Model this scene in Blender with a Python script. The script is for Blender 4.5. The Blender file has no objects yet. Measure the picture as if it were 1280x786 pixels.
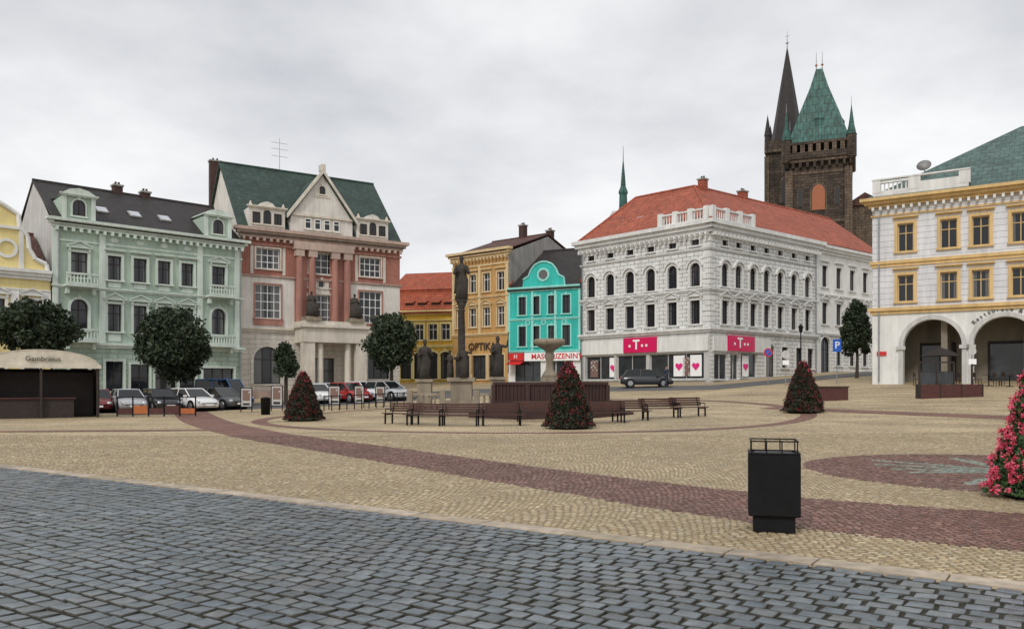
import bpy, math, random
import numpy as np
from mathutils import Vector, Matrix
random.seed(7); rng=np.random.default_rng(7)
sc=bpy.context.scene
F=1024.; HY=484.; EYE=1.6
def G(x,y):
    L=.046*np.asarray(y,float)+.0366*np.clip(x,-60,45)-1.91
    L=np.minimum(L,3.2); s=.25
    r=s*np.logaddexp(0,L/s)
    return float(r) if np.ndim(r)==0 else r
def X(px,d): return (px-640)/F*d
def Z(py,d): return EYE+(HY-py)/F*d
# ------------------------------------------------------------ materials
def nt_new(name):
    m=bpy.data.materials.new(name); m.use_nodes=True
    nt=m.node_tree; b=nt.nodes['Principled BSDF']; return m,nt,b
def nd(nt,t,**k):
    n=nt.nodes.new(t)
    for a,v in k.items():
        if hasattr(n,a): setattr(n,a,v)
    return n
def lk(nt,a,b): nt.links.new(a,b)
def val(nt,op,a,b=None):
    n=nd(nt,'ShaderNodeMath',operation=op)
    for i,v in enumerate((a,b)):
        if v is None: continue
        if isinstance(v,(int,float)): n.inputs[i].default_value=v
        else: lk(nt,v,n.inputs[i])
    return n.outputs[0]
def mixc(nt,f,a,b,mode='MIX'):
    n=nd(nt,'ShaderNodeMix',data_type='RGBA',blend_type=mode)
    for s,v in ((n.inputs[0],f),(n.inputs[6],a),(n.inputs[7],b)):
        if isinstance(v,(int,float)): s.default_value=v
        elif isinstance(v,tuple): s.default_value=(*v[:3],1)
        else: lk(nt,v,s)
    return n.outputs[2]
def noise(nt,vec,scale,detail=4,rough=.6):
    n=nd(nt,'ShaderNodeTexNoise'); n.inputs['Scale'].default_value=scale
    n.inputs['Detail'].default_value=detail; n.inputs['Roughness'].default_value=rough
    if vec: lk(nt,vec,n.inputs['Vector'])
    return n.outputs['Fac']
def maprange(nt,v,a,b,c,d):
    n=nd(nt,'ShaderNodeMapRange'); lk(nt,v,n.inputs[0])
    for i,q in enumerate((a,b,c,d)): n.inputs[i+1].default_value=q
    return n.outputs[0]
def objco(nt): return nd(nt,'ShaderNodeTexCoord').outputs['Object']
def surfco(nt):
    co=nd(nt,'ShaderNodeSeparateXYZ'); lk(nt,objco(nt),co.inputs[0])
    g=nd(nt,'ShaderNodeNewGeometry')
    vt=nd(nt,'ShaderNodeVectorTransform',vector_type='NORMAL',convert_from='WORLD',convert_to='OBJECT')
    lk(nt,g.outputs['True Normal'],vt.inputs[0])
    s=nd(nt,'ShaderNodeSeparateXYZ'); lk(nt,vt.outputs[0],s.inputs[0])
    ax=val(nt,'ABSOLUTE',s.outputs[0]); ay=val(nt,'ABSOLUTE',s.outputs[1])
    k=val(nt,'GREATER_THAN',ax,ay)
    c=nd(nt,'ShaderNodeMix',data_type='FLOAT'); lk(nt,k,c.inputs[0]); lk(nt,co.outputs[0],c.inputs[2]); lk(nt,co.outputs[1],c.inputs[3])
    o=nd(nt,'ShaderNodeCombineXYZ'); lk(nt,c.outputs[0],o.inputs[0]); lk(nt,co.outputs[2],o.inputs[1])
    return o.outputs[0]
def bump(nt,b,h,st,dist=.02):
    n=nd(nt,'ShaderNodeBump'); n.inputs['Strength'].default_value=st; n.inputs['Distance'].default_value=dist
    lk(nt,h,n.inputs['Height']); lk(nt,n.outputs[0],b.inputs['Normal'])
def weather(nt,col,amt=.35):
    o=objco(nt)
    mp=nd(nt,'ShaderNodeMapping'); mp.inputs['Scale'].default_value=(1.6,1.6,.22); lk(nt,o,mp.inputs[0])
    s=noise(nt,mp.outputs[0],1.3,6,.7); bl=noise(nt,o,.5,5,.65)
    k=val(nt,'MULTIPLY',maprange(nt,s,.35,.75,1-amt*.75,1.08),maprange(nt,bl,.3,.75,1-amt*.5,1.06))
    return mixc(nt,1.0,col,k,'MULTIPLY')
def M_wall(name,col,dirt=.35,rough=.85):
    m,nt,b=nt_new(name)
    lk(nt,weather(nt,col,dirt),b.inputs['Base Color']); b.inputs['Roughness'].default_value=rough
    bump(nt,b,noise(nt,objco(nt),22,4),.35,.015); return m
def M_block(name,c1,c2,mort,bw,bh,ms=.02,bs=.6,dirt=.35,rough=.8,off=.5):
    m,nt,b=nt_new(name)
    t=nd(nt,'ShaderNodeTexBrick'); lk(nt,surfco(nt),t.inputs['Vector']); t.offset=off
    for k,v in (('Color1',c1),('Color2',c2),('Mortar',mort)): t.inputs[k].default_value=(*v,1)
    t.inputs['Scale'].default_value=1; t.inputs['Brick Width'].default_value=bw; t.inputs['Row Height'].default_value=bh
    t.inputs['Mortar Size'].default_value=ms; t.inputs['Mortar Smooth'].default_value=.3
    lk(nt,weather(nt,t.outputs['Color'],dirt),b.inputs['Base Color']); b.inputs['Roughness'].default_value=rough
    h=val(nt,'SUBTRACT',1,t.outputs['Fac']); h=val(nt,'ADD',h,val(nt,'MULTIPLY',noise(nt,objco(nt),9,4),.3))
    bump(nt,b,h,bs,.04); return m
def M_plain(name,col,rough=.6,metal=0.,var=.2,scale=4,bs=.15):
    m,nt,b=nt_new(name)
    n=noise(nt,objco(nt),scale,4)
    lk(nt,mixc(nt,1.,col,maprange(nt,n,.3,.7,1-var,1+var*.6),'MULTIPLY'),b.inputs['Base Color'])
    b.inputs['Roughness'].default_value=rough; b.inputs['Metallic'].default_value=metal
    if bs: bump(nt,b,noise(nt,objco(nt),scale*6,3),bs,.01)
    return m
def M_island(name,cols,rough=.6,nscale=0,bs=0.,rvar=False,side=None):
    m,nt,b=nt_new(name)
    g=nd(nt,'ShaderNodeNewGeometry'); r=nd(nt,'ShaderNodeValToRGB'); cr=r.color_ramp
    while len(cr.elements)<len(cols): cr.elements.new(.5)
    for i,c in enumerate(cols):
        cr.elements[i].position=i/(len(cols)-1); cr.elements[i].color=(*c,1)
    lk(nt,g.outputs['Random Per Island'],r.inputs[0]); c=r.outputs[0]
    if nscale:
        n=noise(nt,objco(nt),nscale,5,.65)
        c=mixc(nt,1.,c,maprange(nt,n,.3,.72,.6,1.28),'MULTIPLY')
        n3=noise(nt,objco(nt),.35,4,.6)
        c=mixc(nt,1.,c,maprange(nt,n3,.3,.7,.74,1.15),'MULTIPLY')
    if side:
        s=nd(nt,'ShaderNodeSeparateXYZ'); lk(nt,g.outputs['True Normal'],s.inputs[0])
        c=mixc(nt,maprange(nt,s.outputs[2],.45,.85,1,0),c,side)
    lk(nt,c,b.inputs['Base Color']); b.inputs['Roughness'].default_value=rough
    if rvar: lk(nt,maprange(nt,noise(nt,objco(nt),.6,5,.7),.35,.65,rough-.12,rough+.2),b.inputs['Roughness'])
    if bs: bump(nt,b,noise(nt,objco(nt),45,4),bs,.01)
    return m
def M_glass(name='window_glass',base=(.014,.017,.022)):
    m,nt,b=nt_new(name)
    oi=nd(nt,'ShaderNodeObjectInfo'); o=objco(nt)
    sp=nd(nt,'ShaderNodeSeparateXYZ'); lk(nt,o,sp.inputs[0])
    cur=val(nt,'GREATER_THAN',oi.outputs['Random'],.6)
    ax=val(nt,'ABSOLUTE',sp.outputs[0])
    fold=maprange(nt,val(nt,'SINE',val(nt,'MULTIPLY',sp.outputs[0],60)),-1,1,.5,1)
    edge=val(nt,'GREATER_THAN',ax,val(nt,'MULTIPLY',oi.outputs['Random'],.42))
    f=val(nt,'MULTIPLY',val(nt,'MULTIPLY',cur,edge),val(nt,'MULTIPLY',fold,.5))
    lk(nt,mixc(nt,f,base,(.26,.26,.25)),b.inputs['Base Color'])
    b.inputs['Roughness'].default_value=.1; b.inputs['Specular IOR Level'].default_value=.5
    bump(nt,b,noise(nt,o,1.6,2),.25,.02)
    return m
m_glass=M_glass(); m_dark=M_plain('dark_interior',(.02,.02,.022),.6)
m_shop=M_plain('shop_glass',(.04,.045,.05),.1,var=.5,scale=1.2,bs=0)
m_white=M_wall('white_paint',(.82,.82,.79),.25); m_whitef=M_plain('white_window_frame',(.8,.8,.78),.5,var=.08)
m_mint=M_wall('pale_green_stucco',(.48,.60,.50),.38); m_mintl=M_wall('pale_green_trim',(.66,.74,.67),.28)
m_mintb=M_block('pale_green_rusticated',(.43,.54,.45),(.46,.57,.48),(.22,.29,.24),1.1,.42,.02,.7)
m_grey=M_wall('grey_render',(.42,.41,.39),.5); m_palegrey=M_wall('pale_grey_render',(.64,.63,.61),.35)
m_slate=M_block('dark_brown_slate',(.028,.022,.021),(.048,.038,.035),(.012,.01,.01),.3,.2,.012,.6,.5,.6)
m_copper=M_block('dark_green_patina_roof',(.035,.075,.06),(.055,.105,.08),(.018,.035,.03),.5,.35,.015,.6,.7,.6)
m_copperl=M_block('weathered_copper_roof',(.10,.18,.16),(.135,.23,.20),(.05,.085,.075),.6,.4,.02,.6,.7,.6)
m_verd=M_block('verdigris_copper',(.05,.20,.165),(.08,.26,.21),(.03,.09,.08),.9,1.4,.06,.5,1.0,.6)
m_red=M_block('red_clay_tile',(.53,.12,.06),(.62,.17,.09),(.18,.04,.025),.26,.3,.02,.9,.6,.75)
m_red2=M_block('orange_clay_tile',(.48,.09,.035),(.56,.13,.05),(.15,.03,.02),.3,.34,.02,.9,.55,.75)
m_brownroof=M_block('brown_clay_tile',(.12,.05,.04),(.17,.07,.05),(.04,.02,.02),.3,.3,.02,.8,.5,.8)
m_brick=M_block('red_brick',(.42,.13,.095),(.48,.17,.125),(.46,.30,.24),.3,.12,.012,.4,.4)
m_dbrick=M_block('sooty_dark_brick',(.07,.03,.025),(.11,.045,.035),(.05,.04,.035),.3,.12,.012,.4,.4)
m_terra=M_wall('pink_terracotta_stone',(.50,.24,.19),.45); m_terral=M_wall('pale_pink_stone',(.60,.45,.38),.45); m_cream=M_wall('cream_stone',(.76,.70,.60),.35)
m_offw=M_wall('off_white_render',(.80,.76,.70),.35)
m_bankblk=M_block('pale_stone_blocks',(.72,.67,.6),(.76,.71,.64),(.42,.37,.32),1.2,.45,.018,.6)
m_tblk=M_block('white_rusticated_block',(.78,.78,.76),(.84,.84,.82),(.26,.26,.27),.85,.36,.024,.8,.28)
m_trim=M_wall('light_grey_trim',(.82,.82,.80),.33)
m_turq=M_wall('turquoise_stucco',(.04,.55,.48),.3); m_turql=M_wall('pale_turquoise_trim',(.34,.75,.69),.25)
m_ochre=M_wall('ochre_stucco',(.62,.36,.13),.35); m_ochrel=M_wall('sand_trim',(.76,.58,.33),.3)
m_yel=M_wall('yellow_stucco',(.76,.48,.06),.35); m_yell=M_wall('pale_yellow_stucco',(.84,.70,.32),.25)
m_orange=M_wall('soft_yellow_trim',(.76,.53,.24),.35)
m_oblk=M_block('white_banded_render',(.76,.77,.80),(.79,.8,.83),(.42,.43,.46),30.0,.42,.018,.6,.3)
m_church=M_block('blackened_sandstone',(.075,.056,.043),(.17,.125,.09),(.035,.028,.024),.9,.45,.03,.8,.8,.9)
m_churchl=M_block('brown_sandstone',(.18,.13,.092),(.27,.195,.135),(.08,.06,.045),.9,.45,.03,.8,.8,.9)
m_rust=M_plain('rust_orange_shutter',(.36,.12,.055),.7)
m_statue=M_plain('dark_weathered_sandstone',(.045,.037,.03),.85,var=.5,scale=3,bs=.5)
m_stone=M_wall('pale_sandstone',(.42,.35,.26),.6); m_redst=M_wall('dark_red_brown_stone',(.06,.024,.02),.45,.6)
m_steps=M_block('worn_stone_steps',(.26,.2,.15),(.3,.24,.18),(.12,.1,.08),1.2,.6,.015,.4)
m_black=M_plain('black_metal',(.006,.006,.007),.6,.0,var=.4,scale=6); m_black.node_tree.nodes['Principled BSDF'].inputs['Specular IOR Level'].default_value=.22
m_steel=M_plain('galvanised_steel',(.35,.36,.37),.4,.7)
m_wood=M_block('bench_wood',(.075,.03,.022),(.105,.042,.03),(.03,.014,.01),1.2,.3,.01,.3,.4,.6)
m_mag=M_plain('magenta_sign',(.66,.004,.10),.4,var=.05,bs=0); m_pure=M_plain('white_lettering',(.9,.9,.9),.5,var=.03,bs=0)
m_redp=M_plain('red_sign_paint',(.6,.02,.02),.45,var=.08,bs=0); m_bluep=M_plain('blue_sign_paint',(.01,.1,.5),.4,var=.05,bs=0)
m_pink=M_plain('pink_heart',(.75,.02,.22),.5,var=.05,bs=0); m_canvas=M_plain('pale_canvas',(.62,.57,.47),.8,var=.25,scale=1.5)
m_tire=M_plain('black_rubber',(.015,.015,.015),.85); m_rim=M_plain('alloy_rim',(.4,.4,.42),.3,.8)
m_carglass=M_plain('car_glass',(.012,.014,.016),.06,var=.2,bs=0); m_lamp=M_plain('headlight_glass',(.6,.62,.65),.1,.3,bs=0)
m_tail=M_plain('tail_light_red',(.4,.01,.01),.2,bs=0); m_orangep=M_plain('orange_panel',(.42,.12,.03),.6)
m_bark=M_plain('tree_bark',(.06,.045,.035),.95,var=.4,scale=8,bs=.8)
m_leaf=M_island('dark_leaves',[(.010,.018,.009),(.02,.036,.013),(.04,.06,.022),(.016,.03,.014)],.6)
m_leafb=M_island('pyramid_leaves',[(.009,.012,.007),(.018,.025,.011),(.033,.045,.017),(.03,.010,.009)],.65)
m_leafg=M_island('geranium_leaves',[(.02,.045,.014),(.045,.10,.03),(.07,.14,.04)],.6)
m_flr=M_island('dark_red_petals',[(.10,.006,.009),(.22,.010,.016),(.14,.008,.011),(.06,.006,.008)],.6)
m_flp=M_island('pink_red_petals',[(.6,.025,.07),(.8,.08,.18),(.85,.2,.3),(.62,.015,.04)],.6)
m_oc=M_plain('dark_timber',(.03,.019,.015),.7,var=.3)
m_redbox=M_plain('dark_red_panel',(.075,.02,.016),.6,var=.3)
m_drk=M_plain('dark_awning_cloth',(.022,.017,.016),.8,var=.3)
m_vault=M_wall('painted_shade_vault_plaster',(.30,.26,.20),.4)  # cream plaster with the arcade's shade put into its base colour
m_sky=M_plain('skylight_glass',(.5,.52,.55),.15,bs=0)
def M_poster(name,c1,c2,sc_):
    m,nt,b=nt_new(name)
    v=nd(nt,'ShaderNodeTexVoronoi'); v.inputs['Scale'].default_value=sc_; lk(nt,objco(nt),v.inputs['Vector'])
    lk(nt,mixc(nt,val(nt,'GREATER_THAN',v.outputs['Distance'],.33),c1,c2),b.inputs['Base Color']); b.inputs['Roughness'].default_value=.4; return m
m_post=M_poster('printed_poster',(.5,.5,.48),(.2,.12,.1),3.3)
# ------------------------------------------------------------ mesh builder
class MB:
    def __init__(s): s.v=[];s.f=[];s.m=[];s.sm=[];s.mats=[]
    def mi(s,mat):
        if mat not in s.mats: s.mats.append(mat)
        return s.mats.index(mat)
    def add(s,vs,fs,mat,smooth=False):
        o=len(s.v); s.v+=[tuple(p) for p in vs]; i=s.mi(mat)
        for f in fs: s.f.append([o+k for k in f]); s.m.append(i); s.sm.append(smooth)
    def box(s,x0,x1,y0,y1,z0,z1,mat):
        s.add([(x0,y0,z0),(x1,y0,z0),(x1,y1,z0),(x0,y1,z0),(x0,y0,z1),(x1,y0,z1),(x1,y1,z1),(x0,y1,z1)],
          [(0,3,2,1),(4,5,6,7),(0,1,5,4),(1,2,6,5),(2,3,7,6),(3,0,4,7)],mat)
    def poly(s,pts,mat): s.add(pts,[list(range(len(pts)))],mat)
    def prism(s,pts,y0,y1,mat):
        n=len(pts); vs=[(x,y0,z) for x,z in pts]+[(x,y1,z) for x,z in pts]
        fs=[list(range(n)),list(range(2*n-1,n-1,-1))]+[(i,n+i,n+(i+1)%n,(i+1)%n) for i in range(n)]
        s.add(vs,fs,mat)
    def hprism(s,pts,z0,z1,mat):
        n=len(pts); vs=[(x,y,z0) for x,y in pts]+[(x,y,z1) for x,y in pts]
        fs=[list(range(n-1,-1,-1)),list(range(n,2*n))]+[(i,(i+1)%n,n+(i+1)%n,n+i) for i in range(n)]
        s.add(vs,fs,mat)
    def slab(s,p,t,mat):
        p=[Vector(q) for q in p]; n=(p[1]-p[0]).cross(p[2]-p[0]).normalized()
        if n.z<0: n=-n
        k=len(p); vs=p+[q-n*t for q in p]
        s.add(vs,[list(range(k)),list(range(2*k-1,k-1,-1))]+[(i,(i+1)%k,k+(i+1)%k,k+i) for i in range(k)],mat)
    def cyl(s,p0,p1,r0,r1,n,mat,smooth=True):
        p0=Vector(p0);p1=Vector(p1); d=(p1-p0).normalized()
        a=d.orthogonal().normalized(); b=d.cross(a); vs=[]
        for p,r in ((p0,r0),(p1,r1)):
            for i in range(n):
                t=2*math.pi*i/n; vs.append(p+a*math.cos(t)*r+b*math.sin(t)*r)
        s.add(vs,[(i,(i+1)%n,n+(i+1)%n,n+i) for i in range(n)],mat,smooth)
        s.add(vs[:n],[list(range(n))],mat); s.add(vs[n:],[list(range(n))],mat)
    def loft(s,rings,mat,smooth=True,cap=True):
        n=len(rings[0]); vs=[p for r in rings for p in r]; fs=[]
        for j in range(len(rings)-1):
            for i in range(n): fs.append((j*n+i,j*n+(i+1)%n,(j+1)*n+(i+1)%n,(j+1)*n+i))
        if cap: fs.append(list(range(n-1,-1,-1))); fs.append([(len(rings)-1)*n+i for i in range(n)])
        s.add(vs,fs,mat,smooth)
    def lathe(s,prof,cx,cy,n,mat,smooth=True,fold=0,k=7,ell=1.):
        rings=[]
        for r,z in prof:
            rings.append([(cx+r*ell*math.cos(2*math.pi*i/n)*(1+fold*math.sin(k*2*math.pi*i/n+z*1.7)),
               cy+r*math.sin(2*math.pi*i/n)*(1+fold*math.sin(k*2*math.pi*i/n+z*1.7)),z) for i in range(n)])
        s.loft(rings,mat,smooth)
    def ring(s,cx,cz,r0,r1,a0,a1,y0,y1,n,mat):
        for i in range(n):
            t0=a0+(a1-a0)*i/n; t1=a0+(a1-a0)*(i+1)/n
            P=lambda r,t:(cx+r*math.cos(t),cz+r*math.sin(t))
            s.prism([P(r0,t0),P(r1,t0),P(r1,t1),P(r0,t1)],y0,y1,mat)
    def mesh(s,name):
        me=bpy.data.meshes.new(name); me.from_pydata([tuple(p) for p in s.v],[],s.f)
        for m in s.mats: me.materials.append(m)
        me.polygons.foreach_set('material_index',s.m); me.polygons.foreach_set('use_smooth',s.sm); me.update(); return me
    def done(s,name,parent=None,M=None,label=None):
        return O(name,s.mesh(name),parent,M,label)
def O(name,data,parent=None,M=None,label=None):
    o=bpy.data.objects.new(name,data); sc.collection.objects.link(o)
    if parent is not None: o.parent=parent
    if M is not None: o.matrix_local=M
    if label: o["label"]=label
    return o
def T(x,y,z,rz=0.): return Matrix.Translation((x,y,z))@Matrix.Rotation(rz,4,'Z')
def thing(name,label,cat,x,y,z=None,rz=0.,group=None):
    e=O(name,None); e.empty_display_size=.3
    e.matrix_world=T(x,y,G(x,y) if z is None else z,rz); e["label"]=label; e["category"]=cat
    if group: e["group"]=group
    return e
def textmesh(body,size,mat,ext=.01,off=0.):
    c=bpy.data.curves.new('t','FONT'); c.body=body; c.size=size; c.extrude=ext; c.offset=off; c.align_x='CENTER'; c.align_y='CENTER'
    o=bpy.data.objects.new('t',c); sc.collection.objects.link(o)
    bpy.context.view_layer.update()
    me=bpy.data.meshes.new_from_object(o.evaluated_get(bpy.context.evaluated_depsgraph_get()))
    bpy.data.objects.remove(o); me.materials.clear(); me.materials.append(mat)
    me.transform(Matrix.Rotation(math.pi/2,4,'X')); return me
# ------------------------------------------------------------ windows / facades
wcache={}
def win_meshes(w,h,arch,cols,rows,fm,sm,ped,sw,sp,rev,glass=None):
    key=(round(w,2),round(h,2),arch,cols,rows,fm.name,sm.name if sm else '',ped,sw,sp,rev,glass.name if glass else '')
    if key in wcache: return wcache[key]
    gm=glass or m_glass; r=w/2; sp_=h-r if arch else h
    g=MB(); pts=[(-w/2,0),(w/2,0)]
    if arch: pts+=[(r*math.cos(t),sp_+r*math.sin(t)) for t in [math.pi*i/10 for i in range(11)]]
    else: pts+=[(w/2,h),(-w/2,h)]
    g.poly([(x,rev,z) for x,z in pts],gm)
    f=MB(); b=.07; y0,y1=rev-.06,rev+.01
    f.box(-w/2,-w/2+b,y0,y1,0,sp_,fm); f.box(w/2-b,w/2,y0,y1,0,sp_,fm); f.box(-w/2+b,w/2-b,y0+.002,y1,0,b,fm)
    if arch: f.ring(0,sp_,r-b,r,0,math.pi,y0,y1,10,fm)
    else: f.box(-w/2+b,w/2-b,y0+.002,y1,h-b,h,fm)
    for i in range(1,cols):
        x=-w/2+w*i/cols; top=sp_+ (math.sqrt(max(r*r-x*x,0)) if arch else 0)
        f.box(x-.03,x+.03,y0+.01,y1,b,top-.03,fm)
    for i in range(1,rows):
        z=h*i/rows if not(rows==2) else h*.66
        f.box(-w/2+b,w/2-b,y0+.014,y1,z-.03,z+.03,fm)
    si=MB(); q=sm or fm
    si.box(-w/2-sw-.06,w/2+sw+.06,-sp-.08,rev-.01,-.12,-.005,q)
    su=None
    if sm:
        su=MB()
        su.box(-w/2-sw,-w/2-.001,-sp,.02,0,sp_,sm); su.box(w/2+.001,w/2+sw,-sp,.02,0,sp_,sm)
        if arch:
            su.ring(0,sp_,r+.001,r+sw,0,math.pi,-sp,.02,10,sm); su.box(-.1,.1,-sp-.05,.02,h-.02,h+sw+.1,sm)
        else: su.box(-w/2-sw,w/2+sw,-sp+.002,.02,h+.001,h+sw,sm)
        zt=h+sw; e=w/2+sw
        if ped=='flat':
            su.box(-e-.05,e+.05,-sp-.06,.02,zt+.15,zt+.22,sm); su.box(-e-.12,e+.12,-sp-.16,.02,zt+.222,zt+.32,sm)
        if ped=='tri':
            su.box(-e-.12,e+.12,-sp-.16,.02,zt+.12,zt+.2,sm)
            su.prism([(-e-.12,zt+.202),(e+.12,zt+.202),(0,zt+.58)],-sp-.03,.02,sm)
            for s_ in (-1,1):
                su.prism([(s_*(e+.16),zt+.202),(s_*(e+.16),zt+.29),(0,zt+.70),(0,zt+.60)],-sp-.17,-sp-.03,sm)
            su.box(-e,-e+.14,-sp-.1,.02,zt-.1,zt+.119,sm); su.box(e-.14,e,-sp-.1,.02,zt-.1,zt+.119,sm)
        if ped=='arc':
            rr=(e+.12)
            if arch: su.ring(0,h-r,e+.06,e+.2,.25,math.pi-.25,-sp-.14,.02,12,sm)
            else:
                R=rr*1.3; a=math.asin(rr/R); cz=zt+.2-R*math.cos(a)
                su.ring(0,cz,R,R+.14,math.pi/2-a,math.pi/2+a,-sp-.18,.02,10,sm)
                su.box(-e-.12,e+.12,-sp-.14,.02,zt+.1,zt+.18,sm)
        if ped=='key': su.box(-.12,.12,-sp-.07,.02,h-.02,h+sw+.14,sm)
    res=(g.mesh('window'),f.mesh('window_frame'),si.mesh('window_sill'),su.mesh('window_surround') if su else None)
    wcache[key]=res; return res
class Fac:
    def __init__(s,A,B,name=None,label=None,base=None,parent=None):
        s.A=Vector(A); s.B=Vector(B); d=s.B-s.A; s.W=d.length; s.d=d.normalized(); s.rz=math.atan2(d.y,d.x)
        if parent is None:
            if base is None: base=min(G(*A),G(*B))
            s.P=thing(name,label,'building',A[0],A[1],base,s.rz)
        else: s.P=parent
        s.M=s.P.matrix_world.inverted()@T(A[0],A[1],0,s.rz); s.holes=[]
    def u(s,px):
        k=(px-640)/F; return (k*s.A.y-s.A.x)/(s.d.x-k*s.d.y)
    def dep(s,px): return s.A.y+s.d.y*s.u(px)
    def z(s,px,py): return Z(py,s.dep(px))
    def win(s,u,z0,w,h,arch=False,cols=2,rows=2,fm=None,sm=None,ped=None,sw=.16,sp=.07,rev=.22,hole=True,y=0.,name='window',glass=None):
        ms=win_meshes(w,h,arch,cols,rows,fm or m_whitef,sm,ped,sw,sp,rev,glass)
        if hole: s.holes.append((u-w/2,u+w/2,z0,z0+h,arch,rev))
        o=O(name,ms[0],s.P,s.M@T(u,y,z0))
        for me,n in zip(ms[1:],('window_frame','window_sill','window_surround')):
            if me and not(name=='door' and n=='window_sill'): O(n if name=='window' else n.replace('window','door'),me,o)
        return o
    def hole(s,u0,u1,z0,z1,arch=False,rev=.3): s.holes.append((u0,u1,z0,z1,arch,rev))
    def wall(s,zones,D=12,side=None,name='wall',hip=None):
        x0=0.; x1=s.W
        mb=MB(); xs=sorted({x0,x1}|{h[0] for h in s.holes}|{h[1] for h in s.holes}); zs={z for q in zones for z in q[:2]}|{h[2] for h in s.holes}|{h[3] for h in s.holes}
        zs=sorted(zs); xs=[x for x in xs if x0<=x<=x1]
        for i in range(len(xs)-1):
            for j in range(len(zs)-1):
                cx=(xs[i]+xs[i+1])/2; cz=(zs[j]+zs[j+1])/2
                if any(h[0]<cx<h[1] and h[2]<cz<h[3] for h in s.holes): continue
                mt=[q[2] for q in zones if q[0]<cz<q[1]]
                if not mt: continue
                mb.poly([(xs[i],0,zs[j]),(xs[i+1],0,zs[j]),(xs[i+1],0,zs[j+1]),(xs[i],0,zs[j+1])],mt[0])
        for a,b,c,d,ar,rv in s.holes:
            mt=([q[2] for q in zones if q[0]<(c+d)/2<q[1]] or [zones[0][2]])[0]
            r=(b-a)/2; sp_=d-r if ar else d
            mb.poly([(a,0,c),(a,rv,c),(a,rv,sp_),(a,0,sp_)],mt); mb.poly([(b,0,c),(b,rv,c),(b,rv,sp_),(b,0,sp_)],mt)
            mb.poly([(a,0,c),(b,0,c),(b,rv,c),(a,rv,c)],mt)
            if not ar: mb.poly([(a,0,d),(b,0,d),(b,rv,d),(a,rv,d)],mt)
            else:
                m_=(a+b)/2; P=[(m_+r*math.cos(math.pi*i/16),sp_+r*math.sin(math.pi*i/16)) for i in range(17)]
                for i in range(16):
                    p,q=P[i],P[i+1]; mb.poly([(p[0],0,p[1]),(q[0],0,q[1]),(q[0],rv,q[1]),(p[0],rv,p[1])],mt)
                    c_=(b,0,d) if i<8 else (a,0,d); mb.poly([(p[0],0,p[1]),(q[0],0,q[1]),c_],mt)
        if D:
            zb=zones[0][0]; zt=zones[-1][1]; sd=side or zones[-1][2]
            mb.poly([(x0,0,zb),(x0,D,zb),(x0,D,zt),(x0,0,zt)],sd); mb.poly([(x1,0,zb),(x1,D,zb),(x1,D,zt),(x1,0,zt)],sd)
            mb.poly([(x0,D,zb),(x1,D,zb),(x1,D,zt),(x0,D,zt)],sd)
            if hip: 
                for xx in (x0,x1): mb.poly([(xx,0,zt),(xx,D,zt),(xx,D/2,hip)],sd)
        return mb.done(name,s.P,s.M)
    def done(s,mb,name,label=None): return mb.done(name,s.P,s.M,label)
    def text(s,body,size,u,z,y,mat,name='sign_lettering',off=0.):
        return O(name,textmesh(body,size,mat,.01,off),s.P,s.M@T(u,y,z))
def cornice(mb,x0,x1,z0,z1,dep,mat,n=3,dent=0,ex=1):
    for i in range(n):
        a=z0+(z1-z0)*i/n; b=z0+(z1-z0)*(i+1)/n; d=dep*(i+1)/n
        mb.box(x0-d*ex,x1+d*ex,-d,.03,a+(.001 if i else 0),b,mat)
    if dent:
        k=int((x1-x0)/dent)
        for i in range(k+1):
            x=x0+.1+(x1-x0-.2)*i/k; mb.box(x-.09,x+.09,-dep*.8,.02,z0-.28,z0-.002,mat)
def gable_roof(mb,x0,x1,D,ze,zr,mat,o=.35,t=.12):
    k=(zr-ze)/(D/2)
    mb.slab([(x0,-o,ze-o*k),(x1,-o,ze-o*k),(x1,D/2,zr),(x0,D/2,zr)],t,mat)
    mb.slab([(x0,D+o,ze-o*k),(x1,D+o,ze-o*k),(x1,D/2+.001,zr),(x0,D/2+.001,zr)],t,mat)
    mb.cyl((x0,D/2,zr),(x1,D/2,zr),.13,.13,7,mat)
def chimney(fac,x,y,z0,z1,w=.7,mat=None):
    mb=MB(); q=mat or m_brick
    mb.box(x-w/2,x+w/2,y-.35,y+.35,z0,z1,q); mb.box(x-w/2-.08,x+w/2+.08,y-.43,y+.43,z1+.001,z1+.14,m_grey)
    for k in (-.18,.18): mb.cyl((x+k*w,y,z1+.14),(x+k*w,y,z1+.4),.1,.09,8,m_dbrick)
    fac.done(mb,'chimney')
def skylight(fac,x,yc,ze,k,w=.8):
    a=math.atan(k); mb=MB()
    mb.box(-w/2,w/2,-.5,.5,.0,.1,m_grey); mb.box(-w/2+.07,w/2-.07,-.43,.43,.101,.12,m_sky)
    mb.done('skylight',fac.P,fac.M@Matrix.Translation((x,yc,ze+k*yc+.02))@Matrix.Rotation(a,4,'X'))
def baluster_rail(mb,x0,x1,y,z0,h,mat,step=.28,t=.2):
    mb.box(x0,x1,y-t/2,y+t/2,z0,z0+.14,mat); mb.box(x0,x1,y-t/2-.02,y+t/2+.02,z0+h-.14,z0+h,mat)
    n=max(1,int((x1-x0)/step))
    for i in range(n+1):
        x=x0+.06+(x1-x0-.12)*i/n; mb.cyl((x,y,z0+.141),(x,y,z0+h-.141),.07,.05,6,mat)
def drainpipe(fac,x,z0,z1,mat):
    b=MB(); b.cyl((x,-.12,z0),(x,-.12,z1),.06,.06,8,mat); fac.done(b,'drainpipe')
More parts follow.
